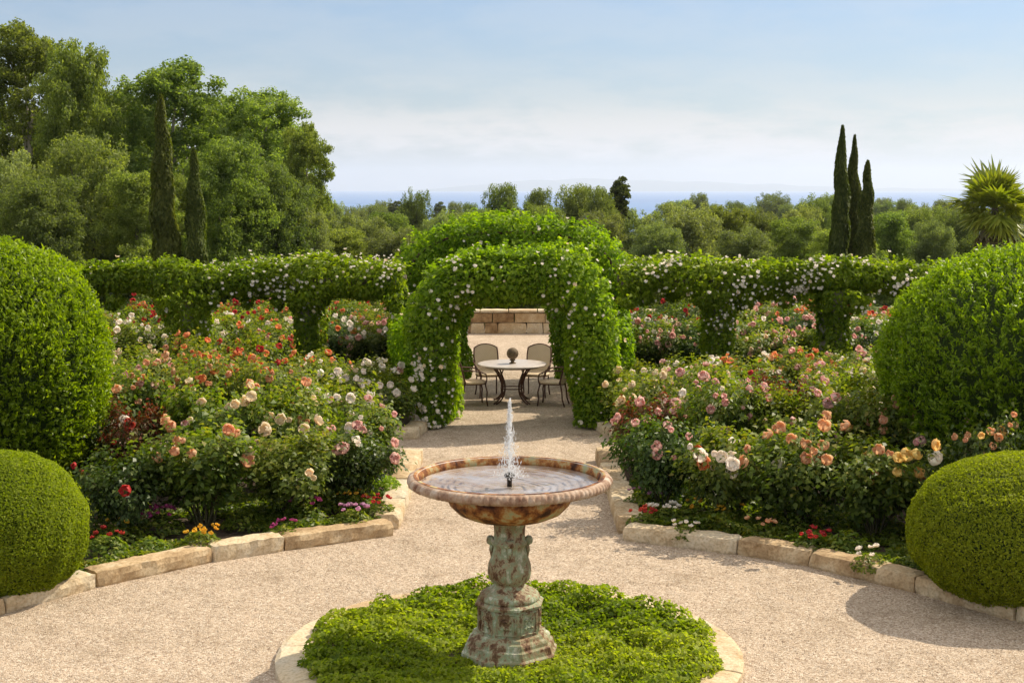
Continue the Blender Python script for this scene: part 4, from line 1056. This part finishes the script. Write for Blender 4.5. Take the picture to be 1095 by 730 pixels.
band = [('olive', 352, 228, 80, 38), ('olive', 388, 232, 95, 42), ('broad', 415, 228, 110, 36), ('oak', 445, 206, 140, 26), ('olive', 475, 228, 100, 38), ('oak', 535, 199, 110, 36), ('oak', 572, 204, 120, 30), ('oak', 615, 200, 115, 40), ('conifer', 662, 191, 125, 30), ('oak', 645, 202, 112, 30),
        ('olive', 690, 226, 90, 42), ('olive', 735, 218, 80, 52), ('broad', 775, 222, 85, 50), ('oak', 812, 226, 92, 44), ('broad', 848, 234, 80, 42), ('oak', 875, 212, 120, 36), ('olive', 858, 222, 110, 36), ('broad', 955, 228, 84, 42), ('oak', 985, 222, 120, 40), ('olive', 1000, 238, 80, 34), ('oak', 1025, 226, 95, 40),
        ('olive', 705, 240, 66, 40), ('olive', 800, 245, 66, 46), ('broad', 905, 245, 70, 44), ('oak', 1085, 212, 70, 50), ('oak', 590, 222, 84, 44), ('oak', 510, 226, 84, 40), ('olive', 640, 228, 78, 42), ('broad', 362, 245, 66, 42), ('olive', 425, 246, 66, 44)]
kn = {'olive': 'olive green bushy', 'broad': 'rounded mid green', 'oak': 'dark spreading', 'conifer': 'pointed dark conifer'}
fr = [b for b in band]
byk = sorted(band, key=lambda b: b[1])
for i, b in enumerate(byk):
    dep = 'low near' if b[3] < 75 else ('farther' if b[3] > 104 else 'middle distance')
    left = sum(1 for c in byk if c[0] == b[0] and c[1] < b[1] and (('low near' if c[3] < 75 else ('farther' if c[3] > 104 else 'middle distance')) == dep))
    o = ['first', 'second', 'third', 'fourth', 'fifth', 'sixth', 'seventh', 'eighth', 'ninth'][left]
    tree_px(*b, f'{kn[b[0]]} {dep} tree beyond the pergola, {o} such from the left', group=BT)
FT = 'far trees along the coast'
fx = [358, 378, 398, 412, 425, 470, 488, 505, 715, 735, 748, 765, 790, 808, 826, 845, 862, 878, 893, 940, 955, 968, 982, 996, 1012, 1030]
for i, px in enumerate(fx):
    Y = random.uniform(380, 620); py = random.uniform(213, 222) if px not in (748, 826, 893) else 208
    k = random.choice(['oak', 'oak', 'conifer', 'broad']); X, Z = xz(px, py, Y)
    nth = ['first', 'second', 'third', 'fourth', 'fifth', 'sixth', 'seventh', 'eighth', 'ninth', 'tenth', 'eleventh', 'twelfth', 'thirteenth', 'fourteenth', 'fifteenth', 'sixteenth', 'seventeenth', 'eighteenth'][i if i < 8 else i - 8]
    seg = 'between tall mass and arbour' if i < 8 else 'right of the arbour'
    tree(k, X, Y, Z, max(5.0, random.uniform(17, 32) * Y / FPX), f'small far skyline tree {seg}, {nth} from the left', group=FT)
# a far wood that reads as one mass down to the shore
def far_wood():
    n = 26000; Y = rng.uniform(650, 1500, n); X = rng.uniform(-0.42, 0.42, n) * Y
    Z = np.interp(Y, TY, TZ) + rng.uniform(0, 1, n) * 12
    c = Lump(0.03); k = c(np.stack([X, Y, 0 * X], 1)) > -0.4
    P = np.stack([X, Y, Z + 3 * c(np.stack([X, Y, 0 * X], 1) * 2)], 1)[k]
    tag(link('far_woods', leaves('far_woods', P, rnd_dir(len(P)) + UP, 4.5, M['oak_leaf'], 0.7)), kind='stuff')
far_wood()

def cypress_kind(n, h, r):
    z = h * (0.02 + 0.98 * rng.uniform(0, 1, n) ** 0.9); f = z / h
    rr = r * np.minimum(1, np.sqrt(np.clip(1 - f, 0, 1)) * 1.35) * np.minimum(1, 0.6 + f * 3)
    a = rng.uniform(0, 6.28, n); lm = Lump(1.6)
    d = np.stack([np.cos(a), np.sin(a), np.zeros(n)], 1)
    P = d * (rr * (0.55 + 0.45 * np.sqrt(rng.uniform(0, 1, n))))[:, None]; P[:, 2] = z
    P += d * (0.24 * rr * lm(P * np.array([[1, 1, 0.8]]) * 1.6))[:, None]
    crown = leaves('crown', P, d * 0.9 + UP * 0.1, 0.26, M['cypress_leaf'], 0.4, D=UP + d * 0.3, dmix=0.4, jit=0.6, tint=rng.beta(2, 2, n) + 0.12 * lm(P))
    m = MB(); m.tube([(0, 0, -0.5), (0, 0, h * 0.5), (0, 0, h * 0.96)], [0.16, 0.1, 0.02], 8); return crown, m.mesh('trunk', M['bark'])
CY = [cypress_kind(13000, 9, 0.55), cypress_kind(13000, 9, 0.5)]
for px, py, Y, wpx, lb, g in [(901, 136, 62, 17, 'tallest of the three slim dark cypresses', 'three cypresses'), (914, 146, 63, 15, 'middle slim cypress of the three', 'three cypresses'), (928, 173, 61, 18, 'shortest of the three slim dark cypresses', 'three cypresses'),
                              (172, 104, 46, 25, 'taller cypress of the pair before the tall tree mass', 'cypress pair'), (207, 160, 46, 21, 'shorter cypress of the pair before the tall tree mass', 'cypress pair')]:
    X, Z = xz(px, py, Y); z = ground_z(X, Y) - 0.2
    root = tag(empty('cypress_tree', (X, Y, z), random.uniform(0, 6), (wpx / 2 * Y / FPX / 0.5,) * 2 + ((Z - z) / 9,)), lb, 'cypress', g)
    cr, tr = random.choice(CY); link('trunk', tr, root); link('crown', cr, root)

def palm():
    Y = 60; X, Z = xz(1064, 222, Y); z = ground_z(X, Y) - 0.3
    root = tag(empty('palm_tree', (X, Y, z)), 'fan palm with spiky crown at the right beyond the rounded evergreen', 'palm')
    h = Z - z
    m = MB(); m.tube([(0, 0, -0.3), (0.05, 0, h * 0.5), (0, 0, h)], [0.26, 0.2, 0.14], 12); m.build('trunk', M['bark'], root)
    def frond(L, fan, mat):
        base = L * 0.5
        n = 26; P = []; D = []; LL = []
        for i in range(n):
            a = R(-105 + 210 * i / (n - 1)); d = np.array([math.cos(a), math.sin(a), -0.12 + 0.25 * abs(math.sin(i * 1.3))]); l = fan * (0.75 + 0.25 * math.cos(a)) * random.uniform(.9, 1.1)
            P.append(np.array([base, 0, 0]) + d * l * 0.5); D.append(d); LL.append(l)
        P, D = np.array(P), norm(np.array(D)); Nn = norm(np.tile(UP, (n, 1)) + rnd_dir(n) * 0.3)
        V = leaf_verts(P, D, Nn, np.array(LL), np.array(LL) * 0.13, 0.2, 0.18)
        stalk = np.array([[[0, -0.03, 0], [base, -0.02, 0.02], [base, 0.02, 0.02], [0, 0.03, 0]]]); V = np.concatenate([V, stalk]); n += 1
        return quad_mesh('frond', V, n, rng.uniform(0, 1, n), mat), base
    FR = [frond(q, 1.2, M['palm_leaf']) for q in (1.0, 1.5, 2.1)]; DR = [frond(1.9, 1.1, M['dry_frond']) for _ in range(2)]
    for i in range(76):
        up = i < 54; me, base = random.choice(FR if up else DR); el = R(random.uniform(-50, 85)) if up else R(random.uniform(-88, -25)); a = i * 2.399
        fs = random.uniform(0.75, 1.1) if up else random.uniform(0.45, 1.0)
        o = link('frond' if up else 'dry_frond', me, root, (0.05 * math.cos(a), 0.05 * math.sin(a), h - (0.1 if up else random.uniform(0.2, 0.9))), (random.uniform(-.5, .5), -el, a), (fs, fs, fs))
        o.rotation_mode = 'XYZ'
palm()
# hedge plants just behind the low wall
for k, (x, lb) in enumerate([(-1.6, 'green shrub behind the low wall at the left of the dark gap'), (1.5, 'green shrub behind the low wall at the right of the dark gap'), (0.0, 'dark shrub behind the low wall in line with the path'), (-4.2, 'wide shrub behind the low wall past its left end'), (4.2, 'wide shrub behind the low wall past its right end')]):
    h, r0, vs = TREES['oak' if k == 2 else 'broad']
    root = tag(empty('garden_shrub', (x, 39.2 + (0.9 if k == 2 else 0), -0.3), k * 1.3, (1.5 / r0, 1.2 / r0, 2.0 / h)), lb, 'shrub', 'shrubs behind the wall')
    me, tr = vs[k % 2]; link('trunk', tr, root); link('crown', me, root)

# ------------------------------------------------------------------ air
HAZE = 6.5e-5
def haze():
    m, nt, out = new_mat('haze')
    v = N(nt, 'ShaderNodeVolumePrincipled'); v.inputs['Color'].default_value = (0.83, 0.88, 0.95, 1); v.inputs['Density'].default_value = HAZE; v.inputs['Anisotropy'].default_value = 0.3
    nt.links.new(v.outputs[0], out.inputs['Volume'])
    x0, x1, y0, y1, z0, z1 = -17000, 17000, -300, 30500, -120, 420
    b = MB(); b.add([(x0, y0, z0), (x1, y0, z0), (x1, y1, z0), (x0, y1, z0), (x0, y0, z1), (x1, y0, z1), (x1, y1, z1), (x0, y1, z1)], [(3, 2, 1, 0), (4, 5, 6, 7), (0, 1, 5, 4), (1, 2, 6, 5), (2, 3, 7, 6), (3, 0, 4, 7)])
    o = b.build('haze', m, smooth=False); tag(o, kind='stuff')
haze()

# ------------------------------------------------------------------ light, sky, camera
SUN_EL, SUN_AZ = R(46), R(58)     # azimuth from +Y towards +X
w = bpy.data.worlds.new('World'); sc.world = w; w.use_nodes = True
nt = w.node_tree; nt.nodes.clear()
out = nt.nodes.new('ShaderNodeOutputWorld'); bg = nt.nodes.new('ShaderNodeBackground')
sky = nt.nodes.new('ShaderNodeTexSky'); sky.sky_type = 'NISHITA'; sky.sun_disc = False
sky.sun_elevation = SUN_EL; sky.sun_rotation = SUN_AZ; sky.altitude = 100; sky.air_density = 1.0; sky.dust_density = 0.35; sky.ozone_density = 1.2
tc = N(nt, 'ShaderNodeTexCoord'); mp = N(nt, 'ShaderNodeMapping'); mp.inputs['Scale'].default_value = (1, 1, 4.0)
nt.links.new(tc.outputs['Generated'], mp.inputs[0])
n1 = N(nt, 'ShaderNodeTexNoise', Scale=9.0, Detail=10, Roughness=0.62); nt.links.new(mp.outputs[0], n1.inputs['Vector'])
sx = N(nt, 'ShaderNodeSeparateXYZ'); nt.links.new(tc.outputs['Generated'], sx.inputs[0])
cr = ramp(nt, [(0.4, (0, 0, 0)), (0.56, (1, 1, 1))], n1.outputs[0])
bandr = ramp(nt, [(0.0, (0.3,) * 3), (0.014, (0.5,) * 3), (0.024, (1.0,) * 3), (0.042, (0.85,) * 3), (0.062, (0.28,) * 3), (0.09, (0.12,) * 3), (0.2, (0.12,) * 3), (0.42, (1.0,) * 3)], sx.outputs[2])  # cloud amount by height; the full cover overhead, out of view, is added for fill
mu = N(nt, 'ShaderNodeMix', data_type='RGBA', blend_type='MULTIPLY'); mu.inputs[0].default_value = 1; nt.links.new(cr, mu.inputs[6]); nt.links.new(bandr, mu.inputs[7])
mx = N(nt, 'ShaderNodeMix', data_type='RGBA'); nt.links.new(mu.outputs[2], mx.inputs[0]); tz = ramp(nt, [(0.0, (0.36, 0.385, 0.46)), (0.05, (0.4, 0.44, 0.53)), (0.14, (0.455, 0.53, 0.65)), (0.4, (1.05, 0.98, 0.88))], sx.outputs[2])  # sky tint: dimmer and bluer low down, warmed overhead to warm the fill
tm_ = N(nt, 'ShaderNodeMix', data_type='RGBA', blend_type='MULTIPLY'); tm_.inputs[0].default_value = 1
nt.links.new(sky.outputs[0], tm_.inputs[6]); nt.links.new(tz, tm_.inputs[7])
nt.links.new(tm_.outputs[2], mx.inputs[6]); nt.links.new(ramp(nt, [(0.0, (4.25, 4.15, 4.1)), (0.2, (4.9, 4.9, 4.8)), (0.42, (7.6, 7.2, 6.8))], sx.outputs[2]), mx.inputs[7])  # cloud colour; unseen overhead clouds made brighter and warmer as added fill light
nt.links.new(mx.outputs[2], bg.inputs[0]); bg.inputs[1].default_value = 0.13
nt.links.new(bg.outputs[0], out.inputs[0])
sl = bpy.data.lights.new('sun', 'SUN'); sl.energy = 3.9; sl.angle = R(0.53); sl.color = (1.0, 0.92, 0.78)
so = bpy.data.objects.new('sun', sl); COL.objects.link(so)
sd = Vector((math.sin(SUN_AZ) * math.cos(SUN_EL), math.cos(SUN_AZ) * math.cos(SUN_EL), math.sin(SUN_EL)))
so.rotation_euler = sd.to_track_quat('Z', 'Y').to_euler(); so.location = (20, 20, 30)

cd = bpy.data.cameras.new('camera'); cam = bpy.data.objects.new('camera', cd); COL.objects.link(cam)
cd.sensor_width = 36; cd.lens = 36 * FPX / 1095; cd.clip_start = 0.1; cd.clip_end = 60000
cam.location = (0, 0, CAM_H); cam.rotation_euler = (math.pi / 2 - PITCH, 0, 0)
sc.camera = cam
vs_ = sc.view_settings; vs_.view_transform = 'Standard'; vs_.look = 'None'; vs_.gamma = 1; vs_.exposure = 0.5; vs_.use_curve_mapping = False
vs_.use_white_balance = True; vs_.white_balance_temperature = 6900; vs_.white_balance_tint = 10
sc.cycles.use_denoising = True; sc.cycles.max_bounces = 8; sc.cycles.transparent_max_bounces = 12; sc.cycles.volume_bounces = 1
sc.cycles.use_adaptive_sampling = True; sc.cycles.sample_clamp_indirect = 8
